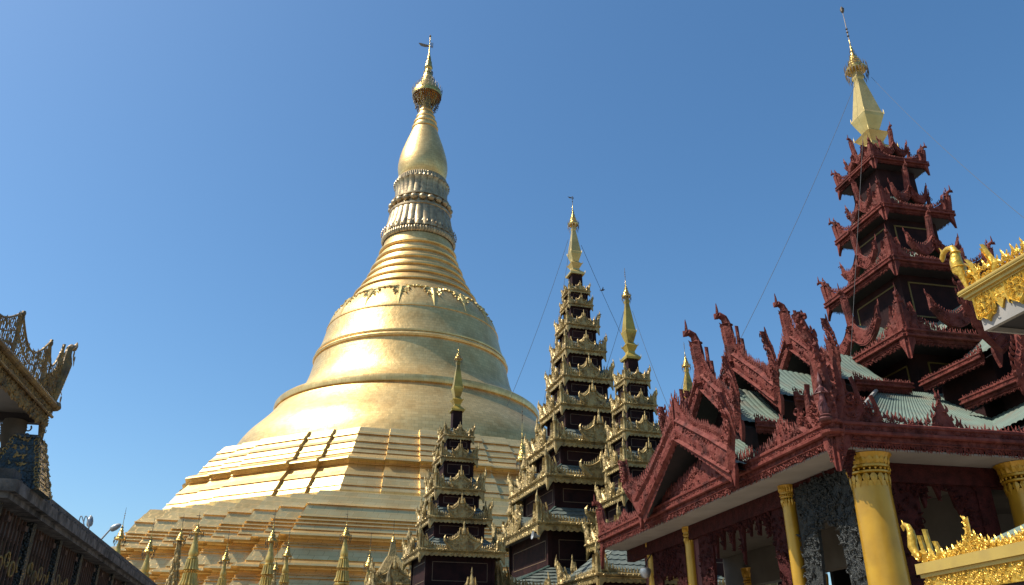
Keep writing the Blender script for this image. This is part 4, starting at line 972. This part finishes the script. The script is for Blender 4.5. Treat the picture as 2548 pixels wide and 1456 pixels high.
# the red tower
TX, TY = 9.3, 7.8
def red_side(w, gap, dens=1.):
    g = G(); s = min(1., .28 * gap)
    red_crest(g, -w, w, s, [(-w, 2.3, .6 * s), (w, 2.3, .6 * s)], .12, dens=dens)
    for q in (-1, 1):
        c = q * w
        ribbon(g, [(c - q * .5 * s, .1), (c - q * .42 * s, .4 * s), (c - q * .5 * s, .85 * s), (c - q * .38 * s, 1.25 * s)], [.2 * s, .24 * s, .14 * s, .01], -.1, .04)
        xx = np.linspace(0, .26 * s, 6); strip(g, c - q * xx, -.3 * s - .55 * s * (1 - xx / (.26 * s)) ** 1.4, 0, -.08, .02)
    return g
rt = [(1.12, 17.28), (1.40, 14.98), (1.97, 12.5), (2.95, 9.3)]
gaps = [1.9, 2.3, 2.48, 3.2]
for i, (w, h) in enumerate(rt):
    z = h + EYE; gap = gaps[i]; ww = w * .70
    zb = (rt[i + 1][1] + EYE + gaps[i + 1] * .36) if i < 3 else EZ + 1.5
    g = G(); frustum(g, ww, zb - .1, ww, z - .05, (TX, TY)); wl = g.obj('tower_wall', 'maroon', RP)
    g = G(); sub = G(); a = ww * .8; t = .05
    hh0, hh1 = max(zb, z - 1.9) + .15, z - .45
    for (x0, x1, c0, c1) in ((-a, a, hh0, hh0 + t), (-a, a, hh1 - t, hh1), (-a, -a + t, hh0, hh1), (a - t, a, hh0, hh1)): box(sub, x0, x1, -ww - .02, -ww + .01, c0, c1)
    g.rot4(sub, (TX, TY, 0)); i and g.obj('window_frame', 'yline', wl)
    g = G(); frustum(g, w * .98, z - .2, ww, z - .14, (TX, TY)); frustum(g, w * .985, z - .1, w * .985, z - .02, (TX, TY)); g.obj('soffit', 'dark', RP)
    side = red_side(w, gap)
    for q in range(4): sidebuild(RP, 'eave_board', 'red', side, q * pi / 2, rotz(q * pi / 2) @ np.array([0, -w, z]) + np.array([TX, TY, 0]))
    up = rt[i - 1][0] * .70 if i else .5
    top = z + gap * .40
    g = G()
    for q in range(4):
        sub = G(); sheet(sub, (-w * .98, -w * .98, z + .05), (w * .98, -w * .98, z + .05), (up, -up, top), (-up, -up, top), .17, .022, 4, .06); g.merge(sub, rotz(q * pi / 2), (TX, TY, 0))
    g.obj('tower_roof', 'green', RP)
    for q in range(4):
        hs = w * .36; sc = gap / 2.6
        g = boat(w * .52, gap * .36); off = np.array([0, -w * .88, z + .17 * gap])
        sidebuild(RP, 'tower_gable', 'red', g, q * pi / 2, rotz(q * pi / 2) @ off + np.array([TX, TY, 0]))
        g = G(); naga(g, gap * .50, .17 * sc + .03, hook=.3); off = np.array([0, -w * .9, z + .46 * gap])
        sidebuild(RP, 'gable_finial', 'red', g, q * pi / 2, rotz(q * pi / 2) @ off + np.array([TX, TY, 0]))
        g = G(); hz = gap * .34
        for s in (-1, 1): g.add([(s * (hs + .05), -w * .84, z + .16 * gap), (s * (hs + .05), -up, z + .16 * gap), (0, -up, z + .16 * gap + hz), (0, -w * .84, z + .16 * gap + hz)], [(0, 1, 2, 3)])
        sidebuild(RP, 'gable_roof', 'green', g, q * pi / 2, (TX, TY, 0))
        g = G(); naga(g, gap * .50, .17 * sc + .03, hook=.5); off = np.array([-w, -w, z])
        G().merge(g, rotz(-pi / 4), (0, 0, 0)); g2 = G().merge(g, rotz(-pi / 4), (-w, -w, z)); G().merge(g2, rotz(q * pi / 2), (TX, TY, 0)).obj('corner_naga', 'red', RP)
zs = rt[0][1] + EYE
g = G(); frustum(g, .5, zs + .5, .5, zs + 1.25, (TX, TY)); g.obj('tower_wall', 'maroon', RP)
z0 = 18.3 + EYE; g = G(); square_spire(g, z0, 4.25, .56); G().merge(g, None, (TX, TY, 0)).obj('spire', 'spire', RP)
g = G(); umbrella(g, z0 + 4.2, 1.75, .42, 14); um = G().merge(g, None, (TX, TY, 0)).obj('umbrella_finial', 'crown', RP, 40)
g = G(); umbrella_trim(g, z0 + 4.2, 1.75, .44, 22, .9); lathe(g, [(.01, z0 + 7.4), (.07, z0 + 7.5), (.09, z0 + 7.65), (.01, z0 + 7.8)], 8)
G().merge(g, None, (TX, TY, 0)).obj('bell_fringe', 'darkmetal', um)

# ------------------------------------------------------------------ left side: grilled building, mosaic pier, pavilion eave, lamps
K = at(44, 1192, 11.); BY = R(15.5)
LBD = thing('grilled_building', 'low dark building with stained concrete cornice and rusty window bars at lower left', 'building', (K[0], K[1], 0), BY)
z = K[2]; LL = 34.
g = G(); box(g, -5, 0, 0, LL, z - .16, z); box(g, -5, -.09, .09, LL, z - .24, z - .162); g.obj('cornice', 'concrete', LBD)
g = G(); box(g, -5, -.16, .3, LL, z + .003, z + .2)
for i in range(150): box(g, -.17, -.06, .35 + i * .22, .35 + i * .22 + .13, z + .003, z + .06 + .02 * rnd.random())
g.obj('coping', 'concdark', LBD)
g = G(); box(g, -4.9, -.62, .45, LL, 0, z - .243); box(g, -.62, -.4, .12, LL, z - .55, z - .243); g.obj('wall', 'concdark', LBD)
g = G(); box(g, -.615, -.56, .6, LL, .8, z - .56); g.obj('glazing', 'glass', LBD)
g = G(); 
for i in range(13): box(g, -.52, -.24, .3 + i * 1.9, .3 + i * 1.9 + .2, .0, z - .243)
g.obj('pilaster', 'mosaicdk', LBD)
g = G()
for i in range(120): 
    if i % 10 not in (0,): box(g, -.33, -.30, .3 + i * .19, .3 + i * .19 + .03, .8, z - .26)
for zz in (z - .62, z - 1.0, z - 1.38): box(g, -.345, -.33, .4, LL, zz, zz + .025)
tag(g.obj('window_bars', 'rust', LBD), kind='stuff')
g = G()
for i in range(70):
    y = .55 + i * .33; sub = G(); n = 14
    for zz in (z - .98,):
        pts = [(-.31, y + .11 * cos(2 * pi * k / n), zz + .11 * sin(2 * pi * k / n) + (.1 if i % 2 else 0)) for k in range(n + 1)]; tube(sub, pts, .02, 5)
    g.merge(sub)
tag(g.obj('gold_rings', 'giltold', LBD), kind='stuff')
g = G()
for i in range(12): box(g, -.36, -.25, .9 + i * .95, 1.05 + i * .95, z - .42, z - .34)
g.obj('bracket_block', 'rust', LBD)
# mosaic pier standing on the cornice corner
Pq = at(72, 1236, 11.6)
MP = thing('mosaic_pier', 'tapered blue glass mosaic pier with gold scroll edges on the roof corner', 'pier', (Pq[0] - .42, Pq[1] + .35, 0), BY)
zb, zt = z + .0, at(88, 1079, 11.6)[2]
g = G(); ww0, ww1 = .40, .19
N_ = 6
for i in range(N_):
    q0, q1 = i / N_, (i + 1) / N_; frustum(g, ww0 + (ww1 - ww0) * q0, zb + (zt - zb) * q0, ww0 + (ww1 - ww0) * q1 - .0, zb + (zt - zb) * q1 - .012)
    if i: frustum(g, ww0 + (ww1 - ww0) * q0 - .012, zb + (zt - zb) * q0 - .014, ww0 + (ww1 - ww0) * q0 - .012, zb + (zt - zb) * q0 + .002)
g.obj('pier_body', 'mosaic', MP)
g = G()
for sx in (-1, 1):
    for sy in (-1, 1):
        for i in range(20):
            q = (i + .5) / 20; w_ = ww0 + (ww1 - ww0) * q; sub = G(); curl(sub, (0, 0, 0), .04, rnd.uniform(0, 6), i % 2 == 0)
            for aa in (0, pi / 2): g.merge(sub, rotz(aa * 1. if sx == sy else -aa), (sx * w_ - (sx * .04 if aa == 0 else -.0), sy * w_ - (0 if aa == 0 else sy * .04), zb + (zt - zb) * q))
g.obj('scroll_edge', 'gilt', MP)
g = G()
for i in range(N_):
    for q in range(4):
        sub = G()
        for k in range(6): a = rnd.uniform(0, 6); flame(sub, (rnd.uniform(-.09, .09), 0, rnd.uniform(-.03, .03)), .07, .035, .012, a=rnd.uniform(-1.5, 1.5))
        t = (i + .55) / N_; w_ = ww0 + (ww1 - ww0) * t; g.merge(sub, rotz(q * pi / 2), rotz(q * pi / 2) @ np.array([0, -w_ - .004, zb + (zt - zb) * t]))
g.obj('inlaid_leaves', 'giltold', MP)
g = G(); frustum(g, ww1 + .02, zt - .01, ww1 - .05, zt + .05); g.obj('pier_cap', 'mosaicdk', MP)

# pavilion at upper left
Q = at(125, 1010, 14.); QY = R(14)
LP = thing('gilded_pavilion', 'shaded gilded pavilion eave with openwork cresting at the left edge', 'pavilion', (Q[0], Q[1], 0), QY)
z = Q[2]; L = 9.
g = G()    # board in the right-facing side frame: x runs along +y of the pavilion
n = 300; xs = np.linspace(-L, 0, n); sc = np.abs(np.sin(xs / .26 * pi)) ** .7
strip(g, xs, -.33 - .10 * sc, -.2, -.02, .03); strip(g, [-L, 0], -.2, -.04, -.05, .04)
tube(g, [(-L, -.08, 0), (.1, -.08, 0)], [.055, .06], 8); tube(g, [(-L, -.07, -.2), (.02, -.07, -.2)], [.028, .028], 6)
tube(g, [(-.06, -.08, 0), (.02, -.08, -.0), (.07, -.08, -.02), (.1, -.08, -.05)], [.07, .10, .09, .01], 8)
for i in range(int(L * 70)):
    x = rnd.uniform(-L, 0); curl(g, (x, -.06, rnd.uniform(-.18, -.05)), rnd.uniform(.02, .04), rnd.uniform(0, 6), rnd.random() < .5)
    x = rnd.uniform(-L, 0); curl(g, (x, -.035, rnd.uniform(-.40, -.23)), rnd.uniform(.02, .045), rnd.uniform(0, 6), rnd.random() < .5)
    if i % 2 == 0: x = rnd.uniform(-L, 0); flame(g, (x, -.03, rnd.uniform(-.42, -.3)), .09, .045, .04, a=rnd.uniform(2.2, 4.))
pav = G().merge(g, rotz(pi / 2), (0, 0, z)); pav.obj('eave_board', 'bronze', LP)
g = G()    # openwork crest with sagging rails between posts
posts = [(.02, 1.0), (-.1, 1.08), (-.82, .9), (-2.4, .78), (-4.4, .8), (-7., .8)]
for (x0, h0), (x1, h1) in zip(posts[:-1], posts[1:]):
    for lvl, sag, rr_ in ((1., .42, .02), (.62, .3, .014)):
        pts = [(x0 + (x1 - x0) * t, 0, (h0 + (h1 - h0) * t) * lvl - sag * sin(pi * t)) for t in np.linspace(0, 1, 12)]; tube(g, pts, rr_, 5)
    m_ = int(abs(x1 - x0) / .075)
    for i in range(1, m_):
        t = i / m_; zt_ = (h0 + (h1 - h0) * t) - .42 * sin(pi * t); x = x0 + (x1 - x0) * t
        tube(g, [(x, 0, .05), (x + .01, 0, zt_)], .008, 3)
        for k in range(int(zt_ / .085)):
            if rnd.random() < .85: curl(g, (x + rnd.uniform(-.03, .03), 0, .08 + k * .085 + rnd.uniform(-.02, .02)), rnd.uniform(.03, .055), rnd.uniform(0, 6), rnd.random() < .5)
            if rnd.random() < .35: flame(g, (x, 0, .06 + k * .085), .12, .06, .03, a=rnd.uniform(-.8, .8), kind=0)
for (x, h) in posts[1:]:
    ribbon(g, [(x - .05, .0), (x + .04, .35 * h), (x - .02, .7 * h), (x + .02, h * 1.05)], [.2, .16, .12, .02], -.03, .03)
    for i in range(10): flame(g, (x, -.01, .1 + h * .09 * i), .14, .09, .05, a=rnd.choice([-1, 1]) * .8, kind=0)
xs = np.linspace(-1.0, .05, 30); strip(g, xs, .0, .12 + .72 * np.clip((xs + .95) / .95, 0, 1) ** 1.1 * (1 - .25 * np.sin(np.clip((xs + .95) / .95, 0, 1) * pi) ** 2), -.02, .02)
for i in range(150): x = rnd.uniform(-.85, 0); curl(g, (x, -.03, rnd.uniform(.03, .1 + .75 * (x + .95))), rnd.uniform(.025, .045), rnd.uniform(0, 6), rnd.random() < .5)
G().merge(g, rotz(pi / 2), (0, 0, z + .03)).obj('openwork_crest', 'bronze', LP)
g = G()    # corner serpent, with hanging leaves from its beak
tube(g, [(.02, 0, .0), (.05, -.02, .3), (.12, -.03, .6), (.19, -.03, .85), (.16, -.03, 1.02), (.17, -.03, 1.15), (.27, -.03, 1.22), (.42, -.03, 1.25), (.52, -.03, 1.33), (.55, -.03, 1.42)], [.07, .09, .1, .11, .07, .06, .06, .06, .04, .01], 8)
for (x, h, a) in ((.17, .7, 1.1), (.2, .8, 1.3), (.22, .62, 1.7), (.2, .52, 1.9), (.12, .4, 2.1), (.25, .95, 1.)): curl(g, (x + .04, -.03, h), .07, a, False); flame(g, (x, -.03, h), .16, .09, .05, a=a)
for (x, h) in ((.5, 1.22), (.6, 1.15), (.42, 1.05), (.38, .28)): flame(g, (x, -.03, h), .2, .09, .03, a=2.9); 
tube(g, [(.15, -.03, .3), (.25, -.03, .36), (.38, -.03, .3)], .008, 4)
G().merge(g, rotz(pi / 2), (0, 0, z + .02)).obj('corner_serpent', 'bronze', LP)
g = G(); box(g, -6, -.1, -L, -.08, z - .20, z - .17); g.obj('soffit', 'soffit', LP)
g = G(); box(g, -6, -.06, -.14, .02, z - .36, z - .2); g.obj('beam', 'dark', LP)
g = G()
for i in range(110):
    x = -rnd.uniform(.2, 3.2); curl(g, (x, 0, rnd.uniform(-.62, -.4)), rnd.uniform(.045, .075), rnd.uniform(0, 6), rnd.random() < .5)
for i in range(34): x = -.2 - i * .09; flame(g, (x, 0, -.56 - .12 * abs(sin(i * .6))), .16, .08, .02, a=pi + rnd.uniform(-.5, .5), kind=0)
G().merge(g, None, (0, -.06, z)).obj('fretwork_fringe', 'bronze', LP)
g = G(); lathe(g, [(.13, 0), (.12, z - .95), (.15, z - .9), (.12, z - .85), (.17, z - .65), (.2, z - .5), (.18, z - .36)], 24, (-.42, -.2, 0)); g.obj('column', 'cream', LP, 40)
g = G(); xs = np.linspace(0, .34, 12); strip(g, -xs, -.32 - .5 * (1 - xs / .34) ** .8, -.25, -.02, .02)
for i in range(40): x = -rnd.uniform(.0, .3); curl(g, (x, -.03, rnd.uniform(-.7, -.3)), .035, rnd.uniform(0, 6), rnd.random() < .5)
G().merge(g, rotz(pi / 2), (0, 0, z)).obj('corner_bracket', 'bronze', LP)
g = G(); sheet(g, (-.1, -L, z - .2), (-.1, -.1, z - .2), (-3, -3, z + .9), (-3, -L, z + .9), .25, .03); g.obj('roof', 'green', LP)

def lamp_head(name_p, label, px, py, Y, dirv, tilt):
    p = at(px, py, Y); T = thing('street_lamp', label, 'street lamp', (p[0], p[1], 0), 0, 'street lamps behind the dark wall')
    g = G(); lathe(g, [(.02, -.02), (.13, 0), (.19, .1), (.2, .3), (.15, .5), (.06, .62), (.02, .64)], 16)
    V = np.concatenate(g.V); A = np.array(mathutils.Matrix.Rotation(R(tilt), 3, 'Y')) @ np.diag([.6, .34, .62]); g2 = G()
    g2.merge(g, A, (0, 0, p[2])); g2.obj('lamp_shell', 'lampshell', T, 50)
    g = G(); sub = G(); lathe(sub, [(.01, .05), (.12, .1), (.14, .28), (.1, .44), (.01, .5)], 12, (0, -.06, 0)); g.merge(sub, A, (0, -.05, p[2])); g.obj('lens', 'steel', T, 50)
    g = G(); tube(g, [(0, 0, p[2] + .02), (-dirv * .3, 0, p[2] - .35), (-dirv * 1.3, 0, p[2] - 1.1), (-dirv * 1.35, 0, 0)], [.03, .035, .05, .08], 8); g.obj('pole', 'steel', T, 40)
lamp_head(0, 'street lamp head facing the camera above the dark wall', 222, 1310, 30, 0.15, -4)
lamp_head(0, 'street lamp head on a slanting arm, seen from the side', 275, 1318, 30, .9, 62)
g = G()
for px_ in (202, 214): 
    pts = [at(px_ - 8 + 16 * t, 1310 - 26 * sin(pi * t) + (0 if t < .5 else 0), 29.5) for t in np.linspace(0, 1, 12)]; tube(g, pts, .02, 5)
tag(g.obj('curved_bracket', 'steel'), 'thin curved metal hoops beside the street lamp, behind the dark wall', 'bracket')

# ------------------------------------------------------------------ right side: bright gold canopy and little shrine roof
C = at(2420, 733, 9.); 
GC = thing('gold_canopy', 'bright gold carved canopy eave over white board at the right edge', 'canopy', (C[0], C[1], 0), RY)
z = C[2]; L = 5.
A = rotz(LEFT)
def putL(g, name, m, ang=LEFT, sm=None): return G().merge(g, rotz(ang), (0, 0, z)).obj(name, m, GC, sm)
for ang, x0, x1 in ((LEFT, 0, L), (pi, 0, 0)):
    if ang == pi: continue
    g = G(); strip(g, [-.1, x1], 0, .06, -.12, .1); strip(g, [-.07, x1], -.045, 0, -.08, .1); strip(g, [-.04, x1], -.07, -.045, -.045, .1); tube(g, [(-.1, -.12, .03), (x1, -.12, .03)], .014, 5); putL(g, 'cornice', 'goldpaint')
    g = G(); xs = np.linspace(0, L, 400); ph = (xs % .5) / .5
    bot = np.where((ph > .08) & (ph < .62), -.30 - .085 * np.sin(np.clip((ph - .08) / .54, 0, 1) * pi) ** .5 - .05 * np.clip(1 - np.abs(ph - .35) / .05, 0, 1), np.where(ph >= .62, -.26 - .1 * np.clip(1 - np.abs(ph - .8) / .12, 0, 1), -.26 - .1 * np.clip(1 - np.abs(ph - 0.02) / .05, 0, 1)))
    strip(g, xs, bot, -.06, -.03, .02)
    for k in range(int(L / .5)):
        b = k * .5
        for s, c in ((-1, .04), (1, .31)): ribbon(g, [(b + c, -.07), (b + c + s * .01, -.2), (b + c - s * .0, -.3), (b + .175, -.41)], [.035, .035, .035, .015], -.06, 0)
        for i in range(70):
            x = b + rnd.uniform(.05, .3); zz = rnd.uniform(-.36, -.08)
            if i % 2: curl(g, (x, -.045, zz), rnd.uniform(.018, .038), rnd.uniform(0, 6), rnd.random() < .5)
            else: stud(g, (x, -.03, zz), rnd.uniform(.012, .022), rnd.uniform(0, 3))
        for s in (-1, 1):
            for zz in (-.17, -.26): curl(g, (b + .175 + s * .055, -.05, zz), .052, 0, s > 0)
        for i in range(16): x = b + rnd.uniform(.34, .46); flame(g, (x, -.03, rnd.uniform(-.3, -.08)), .05, .03, .03, a=rnd.uniform(2, 4))
    putL(g, 'lambrequin', 'giltnew')
    g = G(); strip(g, [.03, L], -.50, -.05, .0, .06); putL(g, 'white_board', 'soffit')
    g = G(); xs = np.linspace(.02, L, 300); hb = .19 + .12 * np.exp(-xs / .25); strip(g, xs, .05, hb * .75, -.0, .03)
    for i in range(int(L / .075)):
        x = .06 + i * .075; flame(g, (x, -.01, .16 + .1 * math.exp(-x / .25)), .17 if i % 2 else .12, .07, .04, kind=1, flip=i % 2 == 0)
        curl(g, (x, -.04, .13), .035, rnd.uniform(0, 6), i % 2 == 0); curl(g, (x + .03, -.04, .21), .028, rnd.uniform(0, 6), i % 2 == 0)
    for i in range(90): stud(g, (rnd.uniform(0, L), -.015, rnd.uniform(.06, .16)), .015, rnd.uniform(0, 3))
    for i in range(60): tube(g, [(.5 + i * .075 - .02, -.03, .15), (.5 + i * .075 + .02, -.03, .16)], .022, 5)
    putL(g, 'crest', 'giltnew')
    g = G()
    for (x, h, w_) in ((.13, .36, .045), (.42, .42, .06), (1.7, .4, .05)):
        ribbon(g, [(x, .05), (x + .05, .2), (x - .0, .34), (x - .05, h + .08)], [w_ * 1.3, w_ * 1.5, w_, w_ * .4], -.07, .02)
        ribbon(g, [(x - .04, .08), (x + .015, .2), (x - .035, .34), (x - .08, h + .04)], [.012] * 4, -.06, .0)
    ribbon(g, [(.2, .05), (.16, .18), (.1, .24), (.05, .2), (.07, .14)], [.07, .06, .05, .035, .01], -.08, .0)
    for i in range(30): curl(g, (rnd.uniform(.02, .3), -.04, rnd.uniform(.06, .3)), .03, rnd.uniform(0, 6), i % 2 == 0)
    putL(g, 'corner_wing', 'giltnew')
    g = G(); tube(g, [(-.02, -.02, .10), (-.05, -.03, .3), (-.07, -.03, .36), (-.09, -.03, .5), (-.06, -.03, .62), (-.09, -.03, .70), (-.17, -.03, .725), (-.25, -.03, .71), (-.29, -.03, .65), (-.30, -.03, .60)], [.03, .05, .085, .075, .05, .04, .035, .035, .035, .01], 12)
    flame(g, (-.27, -.03, .70), .12, .035, .04, a=-.25); lathe(g, [(.07, .38), (.095, .40), (.07, .42)], 12, (-.07, -.03, 0)); lathe(g, [(.05, .60), (.07, .61), (.05, .63)], 12, (-.065, -.03, 0))
    putL(g, 'corner_serpent', 'giltnew', sm=50)
g = G(); box(g, .06, 5, -L, -.03, z - .44, z - .42); g.obj('soffit', 'dark', GC)
g = G(); box(g, .06, 5, -.05, -.02, z - .5, z - .05); g.obj('white_board', 'soffit', GC)
g = G(); sheet(g, (.1, -L, z + .08), (.1, 0, z + .08), (2.2, -2, z + .9), (2.2, -L, z + .9), .2, .02); sheet(g, (.1, 0, z + .08), (5, 0, z + .08), (5, -2, z + .9), (2.2, -2, z + .9), .2, .02); g.obj('roof', 'green', GC)
for y_ in (-.6, -4): g = G(); lathe(g, [(.16, 0), (.15, z - .45)], 20, (.6, y_, 0)); g.obj('column', 'column', GC, 40)

D_ = at(2303, 1434, 9.5); GS = thing('gold_shrine', 'small bright gold shrine roof with serpent corner at the lower right', 'shrine', (D_[0], D_[1], 0), R(6))
z = D_[2]; L = 3.2
# this eave runs towards the camera and to the right
def putS(g, name, m, sm=None): return G().merge(g, rotz(LEFT), (0, 0, z)).obj(name, m, GS, sm)
g = G(); strip(g, [-.05, L], .02, .13, -.07, .1); strip(g, [-.03, L], -.02, .018, -.04, .1); putS(g, 'cornice', 'goldpaint')
g = G(); xs = np.linspace(0, L, 200); strip(g, xs, -.2, -.02, -.01, .03)
for i in range(700):
    x = rnd.uniform(0, L); zz = rnd.uniform(-.19, -.03)
    if i % 2: stud(g, (x, -.012, zz), rnd.uniform(.01, .02), rnd.uniform(0, 3))
    else: curl(g, (x, -.025, zz), rnd.uniform(.015, .025), rnd.uniform(0, 6), rnd.random() < .5)
putS(g, 'lambrequin', 'giltnew')
g = G(); box(g, 0.04, 2.5, -L, -.02, z - .5, z - .18); g.obj('wall', 'dark', GS)
g = G(); xs = np.linspace(.02, L, 200); hb = .05 + .27 * np.exp(-np.abs(xs - .92) / .16) + .1 * np.exp(-xs / .2) + .2 * np.exp(-np.abs(xs - 1.9) / .16)
strip(g, xs, .12, .13 + hb * .7, -.0, .03)
for i in range(int(L / .05)):
    x = .05 + i * .05; h = np.interp(x, xs, hb); flame(g, (x, 0, .12 + h * .7), .09 if i % 2 else .06, .045, .03, kind=1, flip=i % 2 == 0)
for i in range(520):
    x = rnd.uniform(0, L); h = np.interp(x, xs, hb); curl(g, (x, -.02, .13 + rnd.uniform(0, .8) * h), rnd.uniform(.014, .028), rnd.uniform(0, 6), rnd.random() < .5)
for i in range(6): flame(g, (.92, -.01, .3 + .03 * i), .09, .06, .04, a=(.7, -.7)[i % 2])
putS(g, 'crest', 'giltnew')
g = G()
for (x, h, w_) in ((.10, .3, .03), (.22, .35, .04), (.36, .2, .025)): ribbon(g, [(x, .13), (x + .025, .2), (x - .0, .27), (x - .03, .13 + h)], [w_ * 1.5, w_ * 1.5, w_, w_ * .6], -.05, .02)
ribbon(g, [(.1, .14), (.13, .22), (.07, .26), (.04, .2)], [.05, .05, .035, .01], -.06, .02)
putS(g, 'corner_wing', 'giltnew')
g = G(); tube(g, [(.03, -.02, .18), (-.04, -.03, .25), (-.08, -.03, .33), (-.06, -.03, .42), (-.06, -.03, .5), (-.09, -.03, .56), (-.15, -.03, .585), (-.19, -.03, .57), (-.2, -.03, .52)], [.03, .045, .055, .05, .04, .03, .025, .03, .006], 10)
flame(g, (-.18, -.03, .57), .08, .03, .03, a=-.2); flame(g, (-.0, -.03, .17), .16, .06, .06, a=-1.0)
putS(g, 'corner_serpent', 'giltnew', 50)
g = G(); sheet(g, (.12, -L, z + .12), (.12, -.1, z + .12), (1.6, -1.3, z + .85), (1.6, -L, z + .85), .14, .012, 2); sheet(g, (.12, -.1, z + .12), (3, -.1, z + .12), (3, -1.3, z + .85), (1.6, -1.3, z + .85), .14, .012, 2); g.obj('roof', 'green', GS)
g = G(); box(g, .3, 2.3, -L, -.4, 0, z - .5); g.obj('shrine_base', 'cream', GS)

# ------------------------------------------------------------------ guy wires
def wire(label, a, b, sag=0.):
    g = G(); a = np.array(a, float); b = np.array(b, float); pts = [a + (b - a) * t - np.array([0, 0, sag * 4 * t * (1 - t)]) for t in np.linspace(0, 1, 9)]
    tube(g, pts, .008 * np.linalg.norm((a + b) / 2) / 40 + .001, 4); tag(g.obj('guy_wire', 'wire'), label, 'wire', 'guy wires bracing the spires')
wire('guy wire from the tallest gilded spire down left across the sky beside the stupa', at(1414, 596, 46), at(1262, 1010, 48), .4)
wire('guy wire from the tallest gilded spire running close down its left side', at(1420, 600, 45.6), at(1352, 1010, 42), .2)
wire('guy wire from the tallest gilded spire down right, behind the slim tower', at(1446, 610, 46), at(1690, 1120, 60), .5)
wire('guy wire from the slim tower spire down left to the tallest tower', at(1552, 775, 40), at(1504, 930, 43), .1)
wire('guy wire from the slim tower spire down right to the red gable', at(1574, 775, 40), at(1678, 1050, 33), .2)
wire('guy wire from the distant yellow spire down left', at(1708, 915, 60), at(1672, 1050, 58), .1)
wire('guy wire from the distant yellow spire down right towards the red gables', at(1722, 912, 60), at(1742, 985, 52), .1)
wire('guy wire from the red tower spire down left to the gables', at(2126, 214, 26.2), at(1788, 950, 24.5), .3)
wire('guy wire from the red tower spire down right past the picture edge', at(2168, 192, 26.2), at(2600, 585, 18), .3)
wire('thin plumb wire hanging from the red tower spire along its left eaves', at(2148, 330, 24.4), at(2116, 900, 22.0), 0)

# ------------------------------------------------------------------ birds, loudspeaker, floodlight
def bird(label, px, py, Y, s, flying=False, rot=0.):
    p = at(px, py, Y); g = G()
    tube(g, [(-.42 * s, 0, -.12 * s), (-.2 * s, 0, -.02 * s), (0, 0, .04 * s), (.18 * s, 0, .1 * s), (.26 * s, 0, .2 * s), (.33 * s, 0, .2 * s), (.42 * s, 0, .17 * s)], [.04 * s, .06 * s, .12 * s, .1 * s, .07 * s, .05 * s, .005], 8)
    b = thing('bird', label, 'bird', tuple(p), rot, 'birds around the gilded towers'); g.obj('body', 'bird', b, 60)
    for sy in (-1, 1):
        g = G()
        if flying: g.add([(.12 * s, 0, .1 * s), (-.1 * s, 0, .06 * s), (-.2 * s, sy * .55 * s, .35 * s), (.02 * s, sy * .3 * s, .3 * s), (.12 * s, 0, .08 * s), (-.1 * s, 0, .04 * s), (-.2 * s, sy * .56 * s, .33 * s), (.02 * s, sy * .32 * s, .27 * s)], [(0, 1, 2, 3), (7, 6, 5, 4), (0, 3, 7, 4), (1, 5, 6, 2)])
        else: g.add(FL_LO[0], FL_LO[1], np.array(mathutils.Matrix.Rotation(R(-110), 3, 'Y')) @ np.diag([.2 * s, .05 * s, .4 * s]), (.15 * s, sy * .1 * s, .08 * s))
        g.obj('wing', 'bird', b)
        if not flying: g = G(); tube(g, [(.0, sy * .04 * s, 0), (.02 * s, sy * .04 * s, -.16 * s)], .01 * s, 4); g.obj('leg', 'bird', b)
bird('dark bird flying in the sky right of the tallest gilded tower', 1499, 723, 44, .42, True, .4)
bird('dark bird perched highest on the right eaves of the tallest gilded tower', 1491, 785, 45, .36, False, .1)
bird('dark bird perched on the third eave of the tallest gilded tower', 1496, 850, 45, .34, False, 2.6)
p = at(1333, 1333, 40.5); LS = thing('loudspeaker', 'white horn loudspeaker on the dark wall of the tallest gilded tower', 'loudspeaker', tuple(p), R(17))
g = G(); lathe(g, [(.03, -.2), (.06, -.05), (.12, .08), (.2, .16), (.21, .17), (.19, .165), (.05, .0)], 20); G().merge(g, np.array(mathutils.Matrix.Rotation(R(-80), 3, 'Y')) @ I3).obj('horn', 'lampshell', LS, 50)
g = G(); box(g, .0, .04, -.03, .03, -.1, .1); box(g, -.02, .04, .02, .6, -.02, .02); g.obj('bracket', 'steel', LS)
p = at(1606, 1425, 30.); FLD = thing('floodlight', 'small round silver floodlight beside the far thin gold column', 'floodlight', tuple(p), 0)
g = G(); lathe(g, [(.02, -.2), (.14, -.15), (.2, 0), (.19, .12), (.05, .2)], 20); G().merge(g).obj('housing', 'steel', FLD, 50)
g = G(); tube(g, [(0, 0, .18), (.1, .1, .4), (.35, .2, .75)], .02, 6); g.obj('cable', 'wire', FLD)
